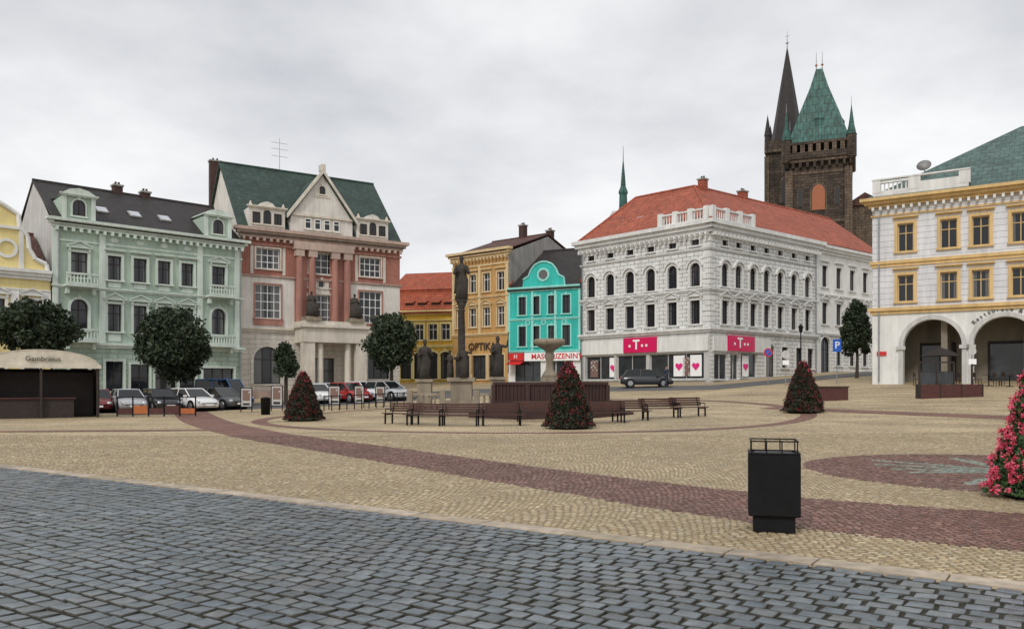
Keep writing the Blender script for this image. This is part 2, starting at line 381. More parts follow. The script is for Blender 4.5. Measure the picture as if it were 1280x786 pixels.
# ============================================================ PALE GREEN HOUSE
f=Fac((-33.7,60.3),(-23.15,70.1),'pale_green_house','pale green three storey town house with dark roof and balconies',base=0.)
cols=[f.u(p) for p in (99,143,175,205,234,273)]
for i,u in enumerate(cols):
    pav=i in(0,5)
    f.win(u,9.85,1.0 if not pav else 1.15,1.85,False,2,2,m_oc,m_mintl,'tri' if pav else 'flat',sw=.18,sp=.1)
    f.win(u,5.9,1.0 if not pav else 1.2,2.1 if not pav else 2.3,pav,2,2,m_oc,m_mintl,None if pav else 'tri',sw=.18,sp=.1)
    if i in(0,1,4): f.win(u,1.3,1.25,2.3,False,2,2,m_oc,m_mintl,'key',sw=.2)
    elif i==5: f.win(u,.3,2.6,2.9,False,3,2,m_oc,m_mintl,None,sw=.2,name='door',glass=m_shop)
    else: f.win(u,.3,1.4,3.1,False,2,2,m_oc,m_mintl,'key',name='door')
f.wall([(-.5,4.6,m_mintb),(4.6,13.4,m_mint)],12,m_palegrey,hip=17.9)
mb=MB(); Wd=f.W
cornice(mb,0,Wd,13.45,14.1,.6,m_mintl,3,.55); mb.box(-.06,Wd+.06,-.06,.02,12.45,12.62,m_mintl)
cornice(mb,0,Wd,8.95,9.2,.2,m_mintl,2); cornice(mb,0,Wd,4.6,5.0,.25,m_mintl,2); mb.box(-.1,Wd+.1,-.1,.02,-.4,.7,m_grey)
for a,b in ((cols[0]-1.6,cols[0]+1.6),(cols[5]-1.6,cols[5]+1.6)):
    for x in (a,b):
        mb.box(x-.22,x+.22,-.14,.015,5.01,8.94,m_mintl); mb.box(x-.22,x+.22,-.14,.015,9.21,13.3,m_mintl)
for i in range(1,5):
    mb.box(cols[i]-.45,cols[i]+.45,-.06,.015,5.15,5.7,m_mintl); mb.box(cols[i]-.45,cols[i]+.45,-.06,.015,9.3,9.65,m_mintl)
    mb.prism([(cols[i]-.3,12.9),(cols[i]-.15,12.72),(cols[i]+.15,12.72),(cols[i]+.3,12.9),(cols[i]+.15,13.1),(cols[i]-.15,13.1)],-.05,.015,m_mintl)
f.done(mb,'cornice')
for u in (cols[0],cols[5]):
    for zz in (9.05,4.95):
        b=MB(); b.box(u-1.15,u+1.15,-1.0,.0,zz,zz+.16,m_mintl); baluster_rail(b,u-1.1,u+1.1,-.9,zz+.17,.85,m_mintl,.24,.14)
        for k in (-.9,.9): b.box(u+k-.1,u+k+.1,-.6,.01,zz-.5,zz-.001,m_mintl)
        f.done(b,'balcony')
mb=MB(); gable_roof(mb,-.1,Wd+.1,12,14.1,17.95,m_slate,.45); f.done(mb,'roof')
for u in (cols[0],cols[5]):
    b=MB(); b.box(u-1.1,u+1.1,.1,3.2,14.11,15.85,m_mint); b.box(u-1.15,u-.85,.0,.1,14.11,15.85,m_mintl); b.box(u+.85,u+1.15,.0,.1,14.11,15.85,m_mintl)
    cornice(b,u-1.15,u+1.15,15.85,16.05,.18,m_mintl,2); b.prism([(u-1.15,16.051),(u+1.15,16.051),(u+.7,16.35),(u,16.5),(u-.7,16.35)],-.1,3.4,m_mintl)
    f.done(b,'dormer'); f.win(u,14.45,.85,1.2,True,2,1,m_oc,m_mintl,None,sw=.12,sp=.05,rev=-.02,hole=False,y=.09)
for p in (138,180,218): skylight(f,f.u(p),2.2,14.1,(17.95-14.1)/6,.9)
chimney(f,f.u(172)+.4,6.2,17.4,18.5,.7,m_dbrick); chimney(f,f.u(215),6.2,17.4,18.3,.7,m_dbrick)
drainpipe(f,.25,0,13.4,m_steel); drainpipe(f,Wd-.2,0,13.4,m_steel)
# ============================================================ BANK
f=Fac((-23.6,71.4),(-10.9,79.6),'brick_and_stone_bank_house','large red brick and pale stone bank with dark green gabled roof',base=.4)
uc=f.u(402); wl=f.u(335); wr=f.u(463); Wd=f.W
for u in (wl,wr):
    f.win(u,12.1,2.1,1.8,False,4,3,m_whitef,m_cream,None,sw=.14)
    f.win(u,7.7,2.3,3.0,False,4,4,m_whitef,m_terra,None,sw=.12)
f.win(uc,12.0,2.5,1.9,False,4,3,m_whitef,m_cream,None,sw=.1)
for k in (-1.0,0,1.0): f.win(uc+k,10.75,.6,.75,True,1,1,m_whitef,m_cream,None,sw=.08,sp=.04)
f.win(uc,7.4,2.6,2.7,False,4,4,m_whitef,m_cream,None,sw=.12)
f.win(f.u(334),1.9,2.4,3.3,True,3,2,m_oc,m_bankblk,'key',sw=.25); f.win(f.u(473),2.4,2.2,3.0,True,3,2,m_oc,m_bankblk,'key',sw=.25)
f.win(uc,.9,2.4,3.4,False,2,2,m_oc,m_cream,None,name='door',sw=.2)
f.wall([(-.5,6.6,m_bankblk),(6.6,11.5,m_offw),(11.5,14.8,m_brick),(14.8,15.2,m_cream)],14,m_offw,hip=22.7)
mb=MB(); cornice(mb,0,Wd,14.75,15.6,.7,m_terral,3,.6); cornice(mb,0,Wd,14.1,14.3,.12,m_terra,1)
cornice(mb,0,Wd,11.3,11.5,.15,m_terral,2); cornice(mb,0,Wd,6.5,6.9,.3,m_cream,2); mb.box(-.15,Wd+.15,-.15,.02,-.5,1.3,m_terral)
for u in (wl,wr):
    mb.box(u-1.3,u+1.3,-.12,.015,7.1,7.55,m_terra)
    for k in (-1,1): mb.box(u+k*1.42-.13,u+k*1.42+.13,-.05,.015,11.6,14.05,m_cream)
f.done(mb,'cornice')
c0=f.u(368); c1=f.u(437)
b=MB(); b.box(c0+.0,c0+1.95,-.04,.012,7.0,14.0,m_terra); f.done(b,'centre_panel'); b=MB(); b.box(c1-1.95,c1,-.04,.012,7.0,14.0,m_terra); f.done(b,'centre_panel')
for i,u in enumerate((c0+.35,c0+1.55,c1-1.55,c1-.35)):
    b=MB(); b.box(u-.34,u+.34,-.55,-.041,7.0,7.5,m_cream); b.cyl((u,-.32,7.5),(u,-.32,13.4),.34,.29,16,m_terra); b.box(u-.4,u+.4,-.62,-.041,13.401,14.0,m_terral)
    f.done(b,'column')
b=MB(); b.box(c0-.2,c1+.2,-.68,.02,14.01,14.7,m_terral); f.done(b,'entablature')
mb=MB(); gable_roof(mb,-.25,Wd+.25,14,15.6,22.8,m_copper,.5)
zb=17.2; g0,g1=f.u(363),f.u(440); gm=(g0+g1)/2; GA=21.3
mb.slab([(g0-.3,-.4,zb-.35),(gm,-.4,GA),(gm,6.2,GA),(g0-.3,2.2,zb-.35)],.1,m_copper); mb.slab([(g1+.3,-.4,zb-.35),(gm,-.4,GA+.001),(gm,6.2,GA),(g1+.3,2.2,zb-.35)],.1,m_copper)
f.done(mb,'roof')
b=MB(); b.box(g0,g1,-.1,3.5,15.66,zb,m_offw); b.prism([(g0,zb),(g1,zb),(gm,GA-.2)],-.101,.5,m_offw)
for s_,gx in ((-1,g0),(1,g1)): b.prism([(gx+s_*.35,zb-.4),(gx+s_*.35,zb-.0),(gm,GA+.28),(gm,GA-.12)],-.46,-.1,m_cream)
b.box(g0-.1,g1+.1,-.25,-.1,17.1,17.3,m_cream); b.box(gm-.2,gm+.2,-.47,.3,GA+.1,GA+.7,m_cream)
b.box(gm-.7,gm+.7,-.16,-.1,19.0,19.2,m_cream); f.done(b,'gable')
for k in (-1.35,-.45,.45,1.35): f.win(gm+k,16.0,.6,.95,False,1,2,m_whitef,m_cream,None,sw=.07,sp=.03,rev=-.01,hole=False,y=-.101)
f.win(gm,19.3,.5,.75,True,1,1,m_oc,m_cream,None,sw=.12,sp=.03,rev=-.01,hole=False,y=-.101)
for u in (f.u(334),f.u(466)):
    b=MB(); b.box(u-1.6,u+1.6,.05,2.6,15.66,17.4,m_offw); cornice(b,u-1.6,u+1.6,17.4,17.6,.2,m_cream,2)
    b.prism([(u-.75,17.6),(u+.75,17.6),(u+.5,17.9),(u,18.05),(u-.5,17.9)],-.05,2.6,m_offw)
    for e in (-1,1): b.prism([(u+e*1.45-.15,17.6),(u+e*1.45+.15,17.6),(u+e*1.45,18.0)],-.05,.2,m_cream)
    f.done(b,'dormer')
    for k in (-1,0,1): f.win(u+k*.95,16.05,.66,1.0+.25*(k==0),k==0,2,1,m_oc,m_cream,None,sw=.06,sp=.03,rev=-.01,hole=False,y=.04)
chimney(f,.7,12.6,15,24.2,1.1,m_dbrick)
ant=MB(); ant.cyl((5.5,7,22.7),(5.5,7,26),.03,.02,5,m_steel)
for k in (24.2,24.9,25.5): ant.cyl((4.7,7,k),(6.3,7,k),.02,.02,4,m_steel)
f.done(ant,'roof_antenna')
p0,p1=f.u(368),f.u(446); b=MB()
b.box(p0,p1,-2.6,-.001,5.6,6.9,m_cream); b.box(p0-.2,p1+.2,-2.85,-.002,6.901,7.15,m_cream); b.box(p0+.1,p1-.1,-2.5,-.003,7.151,7.5,m_cream)
for x in (p0+.55,p1-.55):
    b.box(x-.5,x+.5,-2.5,-1.5,.3,5.599,m_cream); b.box(x-.6,x+.6,-2.6,-1.4,.2,1.2,m_terral)
for x in (p0+1.7,p1-1.7): b.cyl((x,-2.0,1.0),(x,-2.0,5.599),.3,.26,14,m_cream)
for i in range(3): b.box(p0-.1-.3*i,p1+.1+.3*i,-2.9-.35*i,-.004,.1,1.0-.25*i-.01,m_steps)
f.done(b,'portico')
def statue_mesh(h=2.1,seated=False,arm=1,seed=0,mat=None,slim=1.):
    q=mat or m_statue; mb=MB(); s=h/2.1
    def ring(cx,cy,z,rx,ry,n=18,fold=.1):
        return [(slim*(cx+rx*math.cos(2*math.pi*i/n)*(1+fold*math.sin(5*2*math.pi*i/n+z*2+seed))),cy+ry*math.sin(2*math.pi*i/n)*(1+fold*math.sin(5*2*math.pi*i/n+z*2+seed)),z) for i in range(n)]
    if seated:
        R=[ring(0,-.25,0,.5,.55),ring(0,-.3,.5,.48,.55),ring(0,-.25,.95,.46,.5),ring(0,0,1.1,.38,.34),ring(0,.05,1.45,.36,.27,fold=.04),ring(0,.05,1.7,.33,.2,fold=.02),ring(0,.02,1.78,.1,.1,fold=0)]
        zt=1.95
    else:
        R=[ring(0,0,0,.29,.25,fold=.14),ring(.03,0,.4,.25,.22,fold=.14),ring(.07,-.03,.9,.24,.21,fold=.1),ring(.03,0,1.15,.19,.16,fold=.05),ring(0,0,1.42,.25,.17,fold=.03),ring(0,0,1.6,.25,.14,fold=.02),ring(0,0,1.67,.1,.09,fold=0),ring(0,0,1.74,.06,.06,fold=0)]
        zt=1.9
    R=[[(x*s,y*s,z*s) for x,y,z in g] for g in R]; mb.loft(R,q)
    mb.lathe([(.05*s,(zt-.2)*s),(.08*s,(zt-.12)*s),(.105*s,zt*s),(.11*s,(zt+.07)*s),(.06*s,(zt+.13)*s),(.01,(zt+.15)*s)],0,-.02*s,10,q)
    sh=(zt-.34)
    P=lambda x,y,z:(x*s*slim,y*s,z*s)
    mb.cyl(P(-.24,0,sh),P(-.36,-.08,sh-.34),.075*s,.06*s,8,q); mb.cyl(P(-.36,-.08,sh-.34),P(-.12,-.3,sh-.2),.06*s,.04*s,8,q)
    if arm>0: mb.cyl(P(.24,0,sh),P(.45,-.1,sh-.05),.075*s,.06*s,8,q); mb.cyl(P(.45,-.1,sh-.05),P(.5,-.16,sh+.33),.055*s,.04*s,8,q); mb.cyl(P(.51,-.16,0.2),P(.51,-.16,zt+.35),.022*s,.018*s,6,q)
    else: mb.cyl(P(.24,0,sh),P(.36,-.12,sh-.36),.075*s,.06*s,8,q); mb.cyl(P(.36,-.12,sh-.36),P(.12,-.3,sh-.12),.06*s,.04*s,8,q)
    mb.loft([[ (x*s,y*s,z*s) for x,y,z in ring(-.08,.12,z,.27-.02*k,.1,fold=.15)] for k,z in enumerate((.3,.8,1.25,1.55))],q)
    return mb
mw=f.P.matrix_world@f.M
for x,sd in ((f.u(380),1),(f.u(433),2)):
    p=mw@Vector((x,-2.0,7.5)); e=thing('stone_statue','dark seated stone figure on top of the bank portico','statue',p.x,p.y,p.z,f.rz,'statues on the portico')
    statue_mesh(2.3,True,0,sd).done('figure',e,T(0,0,.34)); b=MB(); b.box(-.7,.7,-.8,.6,0,.35,m_stone); b.done('plinth',e)
# ============================================================ YELLOW RED-ROOFED HOUSE
f=Fac((-15.6,98.5),(-6.7,96.3),'yellow_house_with_red_roof','yellow arcaded house with steep two tier red tile roof',base=2.2); Wd=f.W
for p in (508,524,541,557):
    u=f.u(p); f.win(u,7.2,1.1,1.9,False,2,2,m_whitef,m_yell,'flat',sw=.18)
    f.win(u,2.6,1.5,3.2,True,2,2,m_oc,m_yell,'key',sw=.25)
f.wall([(1.2,10.4,m_yel)],14,m_yel)
mb=MB(); cornice(mb,0,Wd,10.2,10.7,.5,m_yell,3); cornice(mb,0,Wd,6.3,6.6,.2,m_yell,2)
f.done(mb,'cornice')
mb=MB(); mb.slab([(-.3,-.5,10.4),(Wd+.3,-.5,10.4),(Wd+.3,3.2,13.3),(-.3,3.2,13.3)],.12,m_red2); mb.slab([(-.3,3.0,13.6),(Wd+.3,3.0,13.6),(Wd+.3,8.5,16.4),(-.3,8.5,16.4)],.12,m_red2)
mb.slab([(-.3,14.3,10.4),(Wd+.3,14.3,10.4),(Wd+.3,8.501,16.39),(-.3,8.501,16.39)],.12,m_red2); mb.box(-.2,Wd+.2,3.1,3.3,13.2,13.62,m_red2)
for s_ in (-.28,Wd+.28): mb.poly([(s_,-.4,10.4),(s_,14.2,10.4),(s_,8.5,16.3),(s_,3.1,13.3)],m_yel)
f.done(mb,'roof')
for p in (508,524,541,557):
    u=f.u(p); b=MB(); b.box(u-.45,u+.45,.8,3.0,11.1,11.8,m_oc); b.slab([(u-.6,.6,11.75),(u+.6,.6,11.75),(u+.6,3.2,12.7),(u-.6,3.2,12.7)],.08,m_red2); f.done(b,'dormer')
# ============================================================ OCHRE HOUSE
f=Fac((-6.66,92.2),(-0.4,87.0),'ochre_corner_house','tall ochre four storey house with an optician shop at street level',base=2.0); Wd=f.W
us=[Wd*(k+.5)/4 for k in range(4)]
for u in us:
    f.win(u,12.0,1.0,2.0,False,2,2,m_whitef,m_ochrel,'flat',sw=.15); f.win(u,8.2,1.0,2.1,False,2,2,m_whitef,m_ochrel,'tri',sw=.15)
for a,b_ in ((.5,2.6),(3.0,5.0),(5.4,7.6)): f.win((a+b_)/2,2.5,b_-a,2.6,False,2,1,m_oc,m_ochrel,None,name='shop_window',glass=m_shop)
f.wall([(1.2,16.0,m_ochre)],14,m_grey,hip=18.6)
mb=MB(); cornice(mb,0,Wd,15.7,16.5,.6,m_ochrel,3,.5); cornice(mb,0,Wd,11.3,11.5,.15,m_ochrel,2); cornice(mb,0,Wd,7.2,7.5,.2,m_ochrel,2); cornice(mb,0,Wd,14.8,15.0,.1,m_ochrel,1)
for x in (.15,Wd-.15,Wd/2): mb.box(x-.18,x+.18,-.1,.015,7.51,11.29,m_ochrel); mb.box(x-.18,x+.18,-.1,.015,11.51,14.79,m_ochrel)
f.done(mb,'cornice'); mb=MB(); gable_roof(mb,-.2,Wd+.05,14,16.4,18.9,m_brownroof,.5); f.done(mb,'roof')
f.text('OPTIKA',1.15,f.u(603),6.0,-.1,m_oc,off=.02); chimney(f,4.5,7,18.2,20.2,.7,m_dbrick); chimney(f,6.9,9,17.6,19.6,.7,m_dbrick)
# ============================================================ TURQUOISE HOUSE
f=Fac((-0.4,87.0),(7.0,83.4),'turquoise_house','narrow turquoise house with curved gable above a butcher shop',base=1.9); Wd=f.W
for p in (653,670,690,708): f.win(f.u(p),9.2,.85,1.9,False,2,2,m_oc,m_turql,'key',sw=.14)
for p in (653,670,690,708): f.win(f.u(p),5.9,.85,2.1,False,2,2,m_oc,m_turql,'key',sw=.14)
f.win(Wd*.28,2.2,3.0,2.2,False,3,1,m_oc,m_white,None,name='shop_window',glass=m_shop); f.win(Wd*.72,2.2,3.0,2.2,False,3,1,m_whitef,m_white,None,name='shop_window',glass=m_shop)
f.wall([(1.0,4.9,m_white),(4.9,11.7,m_turq)],13,m_grey)
mb=MB(); cornice(mb,0,Wd,11.6,12.1,.35,m_turql,3,0,0); cornice(mb,0,Wd,8.6,8.8,.12,m_turql,2,0,0); cornice(mb,0,Wd,5.25,5.45,.15,m_turql,2,0,0)
for x in (.12,Wd*.345,Wd*.66,Wd-.12): mb.box(x-.12,x+.12,-.08,.015,5.46,11.59,m_turql)
for x in (Wd*.28,Wd*.5,Wd*.78): mb.ring(x,8.35,.18,.3,0,2*math.pi,-.06,.01,10,m_turql)
f.done(mb,'cornice')
gu=Wd*.5; b=MB(); pr=[(-2.4,0),(2.4,0),(2.3,.8),(1.7,1.1),(1.45,1.7),(1.0,2.25),(.4,2.5),(0,2.55),(-.4,2.5),(-1.0,2.25),(-1.45,1.7),(-1.7,1.1),(-2.3,.8)]
b.prism([(gu+x,12.101+z) for x,z in pr],-.1,.35,m_turq)
for i in range(1,len(pr)-1):
    (xa,za),(xb,zb_)=pr[i],pr[i+1]; b.cyl((gu+xa,-.12,12.1+za),(gu+xb,-.12,12.1+zb_),.1,.1,6,m_turql)
b.ring(gu,13.3,.5,.7,0,2*math.pi,-.18,-.09,16,m_turql)
b.prism([(gu+.5*math.cos(2*math.pi*i/16),13.3+.5*math.sin(2*math.pi*i/16)) for i in range(16)],-.13,-.09,m_glass)
f.done(b,'gable')
mb=MB(); gable_roof(mb,-.02,Wd+.02,12,12.05,16.8,m_slate,.3); mb.cyl((0.1,.1,12.4),(.1,6,17),.12,.12,6,m_red2); mb.cyl((Wd-.1,.1,12.4),(Wd-.1,6,17),.12,.12,6,m_red2); f.done(mb,'roof')
b=MB(); b.box(f.u(657),f.u(727)-.1,-.3,-.01,4.35,5.2,m_pure); f.done(b,'shop_sign')
b=MB(); b.box(f.u(636)+.1,f.u(656),-.3,-.01,4.45,5.2,m_redp); f.done(b,'shop_sign')
b=MB(); b.slab([(f.u(638),-.02,4.4),(f.u(656),-.02,4.4),(f.u(656),-1.3,4.0),(f.u(638),-1.3,4.0)],.05,m_redp); f.done(b,'awning')
f.text('MASO-UZENINY',.78,f.u(697),4.78,-.32,m_redp,off=.01); f.text('H',.6,f.u(646),4.82,-.32,m_pure)
# ============================================================ WHITE CORNER BUILDING
C=(17.4,72.0)
f=Fac((7.07,83.2),C,'white_corner_building','large white corner building with red hip roof and phone shop',base=2.0); Wl=f.W
f2=Fac(C,(30.9,83.2),parent=f.P); Wr=f2.W
def tfac(f,Wd,pos):
    for u in pos:
        f.win(u,10.6,1.05,2.1,True,2,2,m_oc,m_trim,'arc',sw=.2,sp=.1); f.win(u,7.25,1.05,2.1,False,2,2,m_oc,m_trim,'tri',sw=.2,sp=.12)
        f.win(u,14.25,.85,.5,False,2,1,m_oc,m_trim,None,sw=.12)
    mb=MB(); cornice(mb,0,Wd,15.25,16.3,.75,m_trim,3,.55,1); cornice(mb,0,Wd,13.75,13.95,.14,m_trim,2,0,1); cornice(mb,0,Wd,10.1,10.4,.2,m_trim,2,0,1); cornice(mb,0,Wd,6.5,6.9,.3,m_trim,2,0,1); cornice(mb,0,Wd,9.9,10.0,.08,m_trim,1,0,1)
    return mb
posl=[Wl*(k+.5)/6.15+.1 for k in range(6)]; posr=[f2.u(p) for p in (906,923,941,958,975,992,1009)]
mbl=tfac(f,Wl,posl); mbr=tfac(f2,Wr,posr)
for mm,Wd_,flip in ((mbl,Wl,1),(mbr,Wr,0)):
    for i in range(18):
        z=6.95+i*.47; 
        if 9.85<z+.38 and z<10.42 or 13.7<z+.38 and z<13.97: continue
        if z+.38>15.2: continue
        L_=.75 if i%2 else .5
        xx=(Wd_-L_,Wd_+.06) if flip else (-.06,L_)
        mm.box(xx[0],xx[1],-.06,.02,z,z+.38,m_trim)
f.done(mbl,'cornice'); f2.done(mbr,'cornice')
for a,b_ in [(.5,4.3),(4.6,8.2),(8.6,14.6)]: f.win((a+b_)/2,2.35,b_-a,2.35,False,max(2,int((b_-a)/1.6)),1,m_palegrey,None,None,name='shop_window',rev=.25,glass=m_shop)
for a,b_,z in [(.6,2.6,2.3),(3.0,4.3,2.3),(4.6,7.2,2.5)]: f2.win((a+b_)/2,z,b_-a,2.3,False,2,1,m_palegrey,None,None,name='shop_window',rev=.25,glass=m_shop)
f2.win(9.3,2.6,1.5,3.1,True,2,2,m_oc,m_trim,'key',name='door')
for u in (11.8,14.3,16.4): f2.win(u,3.5,1.1,2.0,False,2,2,m_oc,m_trim,'key')
f.wall([(1.0,6.7,m_palegrey),(6.7,15.5,m_tblk)],0); f2.wall([(1.0,6.7,m_tblk),(6.7,15.5,m_tblk)],0)
def pane(f,px0,px1,z0,z1,mat,y0,name):
    b=MB(); b.box(f.u(px0),f.u(px1),y0,-.01,z0,z1,mat); f.done(b,name)
pane(f,728,781,4.85,6.2,m_white,-.16,'shop_fascia'); pane(f,822.5,886,4.85,6.2,m_white,-.16,'shop_fascia'); pane(f,781.5,822,4.9,6.3,m_mag,-.3,'shop_sign')
pane(f2,908,940,4.9,6.25,m_mag,-.3,'shop_sign'); pane(f2,890.5,907.5,4.85,6.2,m_white,-.16,'shop_fascia'); pane(f2,940.5,962,4.85,6.2,m_white,-.16,'shop_fascia')
for ff,pc in ((f,801),(f2,924)):
    uu=ff.u(pc); ff.text('T',1.25,uu-.3 ,5.6,-.32,m_pure,off=.035)
    for k in (-1.1,.4,.9): b=MB(); b.box(uu+k-.11,uu+k+.11,-.33,-.305,5.42,5.64,m_pure); ff.done(b,'sign_dot')
def heart(b,u,z,s,y,mat):
    pts=[]
    for i in range(20):
        t=2*math.pi*i/20; pts.append((u+s*.06*16*math.sin(t)**3,z+s*.06*(13*math.cos(t)-5*math.cos(2*t)-2*math.cos(3*t)-math.cos(4*t))))
    b.prism(pts,y,y+.02,mat)
for ff,px_,w_ in ((f,766,.9),(f,848,1.1),(f,869,1.1),(f2,933,.9)):
    b=MB(); uu=ff.u(px_); b.box(uu-w_*.55,uu+w_*.55,.1,.14,2.6,4.5,m_pure); heart(b,uu,3.5,.42,.07,m_pink); ff.done(b,'shop_poster')
for ff,px_,w_ in ((f,742,.5),(f,857,.35),(f2,955,.6)):
    b=MB(); uu=ff.u(px_); b.box(uu-w_,uu+w_,.1,.14,2.6,4.3,m_post); ff.done(b,'shop_poster')
inset=6.0; ze=16.3; zr=21.4
def w2l(fac,x,y,z): 
    d=Vector((x,y))-fac.A; return (d.dot(fac.d), d.dot(Vector((-fac.d.y,fac.d.x))), z)
A=Vector((7.07,83.2)); Cc=Vector(C); dl=f.d; nl=Vector((-dl.y,dl.x)); dr=f2.d; nr=Vector((-dr.y,dr.x))
E=Cc+dr*31
def L3(p,z): return Vector(w2l(f,p.x,p.y,z))
Pt=Cc+ (nl+nr)*inset
RL=A+dl*2.2+nl*inset; RR=E+nr*inset
mb=MB()
mb.slab([L3(A-nl*.6-dl*.2,ze-.1),L3(Cc-nl*.6-nr*.6,ze-.1),L3(Pt,zr),L3(RL,zr)],.12,m_red)
mb.slab([L3(Cc-nl*.6-nr*.6,ze-.1),L3(E-nr*.6,ze-.1),L3(RR,zr),L3(Pt,zr)],.12,m_red)
mb.slab([L3(A-nl*.6-dl*.2,ze-.1),L3(RL,zr),L3(A+nl*12-dl*.2,ze-.1)],.12,m_red)
mb.slab([L3(RL,zr-.002),L3(Pt,zr-.002),L3(Cc+nl*12+nr*12,ze),L3(A+nl*12,ze)],.12,m_red); mb.slab([L3(Pt,zr-.003),L3(RR,zr-.003),L3(E+nr*12,ze),L3(Cc+nl*12+nr*12,ze)],.12,m_red)
for a_,b_,za,zb2 in ((RL,Pt,zr,zr),(Pt,RR,zr,zr),(Cc-nl*.5-nr*.5,Pt,ze-.02,zr),(A-nl*.5,RL,ze-.02,zr)): mb.cyl(L3(a_,za),L3(b_,zb2),.14,.14,7,m_red)
f.done(mb,'roof')
mb=MB()
for a_,b_ in ((A,A+nl*12),(A+nl*12,Cc+nl*12+nr*12),(Cc+nl*12+nr*12,E+nr*12),(E,E+nr*12)):
    mb.poly([L3(a_,1),L3(b_,1),L3(b_,ze-.15),L3(a_,ze-.15)],m_palegrey)
f.done(mb,'rear_wall')
kk=(zr-ze)/inset*.98
for p in (757,782,806,838): skylight(f,f.u(p),2.0,ze,kk,1.0)
for p in (950,965,985): skylight(f2,f2.u(p),1.6,ze,kk,1.0)
for ff,a_,b_ in ((f,f.u(829),Wl-.1),(f2,-.1,f2.u(936))):
    b=MB(); baluster_rail(b,a_,b_,-.35,16.31,1.05,m_trim,.3,.25)
    for i in range(4): xx=a_+(b_-a_)*i/3; b.box(xx-.25,xx+.25,-.55,-.15,16.312,17.5,m_trim)
    ff.done(b,'balustrade')
chimney(f,Wl-5.5,7.0,20.3,22.0,.7,m_red); chimney(f2,14,6.3,20.6,22.0,.9,m_red)
drainpipe(f2,Wr-.25,2.5,15.2,m_steel); drainpipe(f,.2,2,15.2,m_steel)
f=Fac((30.92,83.22),(30.92+dr.x*13.5,83.22+dr.y*13.5),'white_side_house','white stucco house continuing the side street under red roof',base=2.4); Wd=f.W
for u in (1.6,4.4,7.2,10.0,12.2):
    f.win(u,11.9,1.1,2.2,False,2,2,m_oc,m_trim,'flat',sw=.18); f.win(u,8.1,1.1,2.2,False,2,2,m_oc,m_trim,'tri',sw=.18)
    if u>2: f.win(u,3.9,1.1,2.0,False,2,2,m_oc,m_trim,'key')
f.win(1.7,3.0,1.9,3.8,True,2,2,m_oc,m_trim,'key',name='door')
f.wall([(1.0,7.0,m_tblk),(7.0,15.6,m_white)],0)
mb=MB(); cornice(mb,0,Wd,15.3,16.12,.6,m_trim,3,0,0); cornice(mb,0,Wd,11.0,11.2,.15,m_trim,2,0,0); cornice(mb,0,Wd,6.9,7.2,.2,m_trim,2,0,0); mb.box(.0,.35,-.1,.02,3,15.2,m_trim); f.done(mb,'cornice')
# ============================================================ ARCADE BUILDING
A=(26.4,60.0); dd=Vector((7.85,-5.2)).normalized(); B=(A[0]+dd.x*17,A[1]+dd.y*17)
f=Fac(A,B,'arcaded_yellow_and_white_house','white and soft yellow arcaded town house with green hipped roof',base=1.85); Wd=f.W
for p in (1132,1186,1226,1276,1322,1372):
    u=f.u(p); f.win(u,11.35,1.05,2.0,False,2,2,m_orange,m_orange,'flat',sw=.2,sp=.1); f.win(u,7.75,1.05,1.9,False,2,2,m_orange,m_orange,'flat',sw=.2,sp=.1)
arcs=[f.u(1165),f.u(1256),f.u(1256)*2-f.u(1165)]
for u in arcs: f.hole(u-1.85,u+1.85,1.2,6.4,True,.7)
f.wall([(.8,6.9,m_white),(6.9,11.0,m_oblk),(11.0,15.0,m_oblk)],0)
mb=MB(); cornice(mb,0,Wd,14.65,15.3,.75,m_orange,3,0); cornice(mb,0,Wd,10.3,10.75,.18,m_orange,2); cornice(mb,0,Wd,14.0,14.12,.1,m_orange,1); cornice(mb,0,Wd,6.9,7.35,.28,m_orange,2)
k=int(Wd/.5)
for i in range(k+1): x=.1+(Wd-.2)*i/k; mb.box(x-.08,x+.08,-.5,.02,14.4,14.648,m_trim)
for u in arcs:
    mb.ring(u,4.55,1.86,2.15,0,math.pi,-.1,.02,20,m_palegrey); mb.box(u-2.15,u-1.86,-.1,.02,1.2,4.55,m_palegrey); mb.box(u+1.86,u+2.15,-.1,.02,1.2,4.55,m_palegrey)
    for s_ in (-1,1): mb.box(u+s_*2.0-.3,u+s_*2.0+.3,-.2,.02,4.3,4.549,m_palegrey)
f.done(mb,'cornice')
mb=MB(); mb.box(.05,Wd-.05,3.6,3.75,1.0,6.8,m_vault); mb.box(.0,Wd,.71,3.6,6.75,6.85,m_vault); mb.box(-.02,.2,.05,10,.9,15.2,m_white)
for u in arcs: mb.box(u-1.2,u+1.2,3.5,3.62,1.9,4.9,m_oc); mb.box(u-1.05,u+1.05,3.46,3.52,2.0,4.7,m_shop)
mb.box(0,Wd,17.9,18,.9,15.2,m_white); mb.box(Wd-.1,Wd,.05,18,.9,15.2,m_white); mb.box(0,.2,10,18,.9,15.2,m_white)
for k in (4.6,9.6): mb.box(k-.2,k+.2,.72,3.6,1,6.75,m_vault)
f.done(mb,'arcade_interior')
mb=MB(); mb.slab([(-.5,-.6,15.25),(Wd,-.6,15.25),(Wd,9,21.5),(9,9,21.5)],.12,m_copperl); mb.slab([(-.5,-.6,15.25),(9,9,21.5),(-.5,18.5,15.25)],.12,m_copperl); mb.slab([(-.5,18.5,15.25),(9,9,21.499),(Wd,9,21.499),(Wd,18.5,15.25)],.12,m_copperl); f.done(mb,'roof')
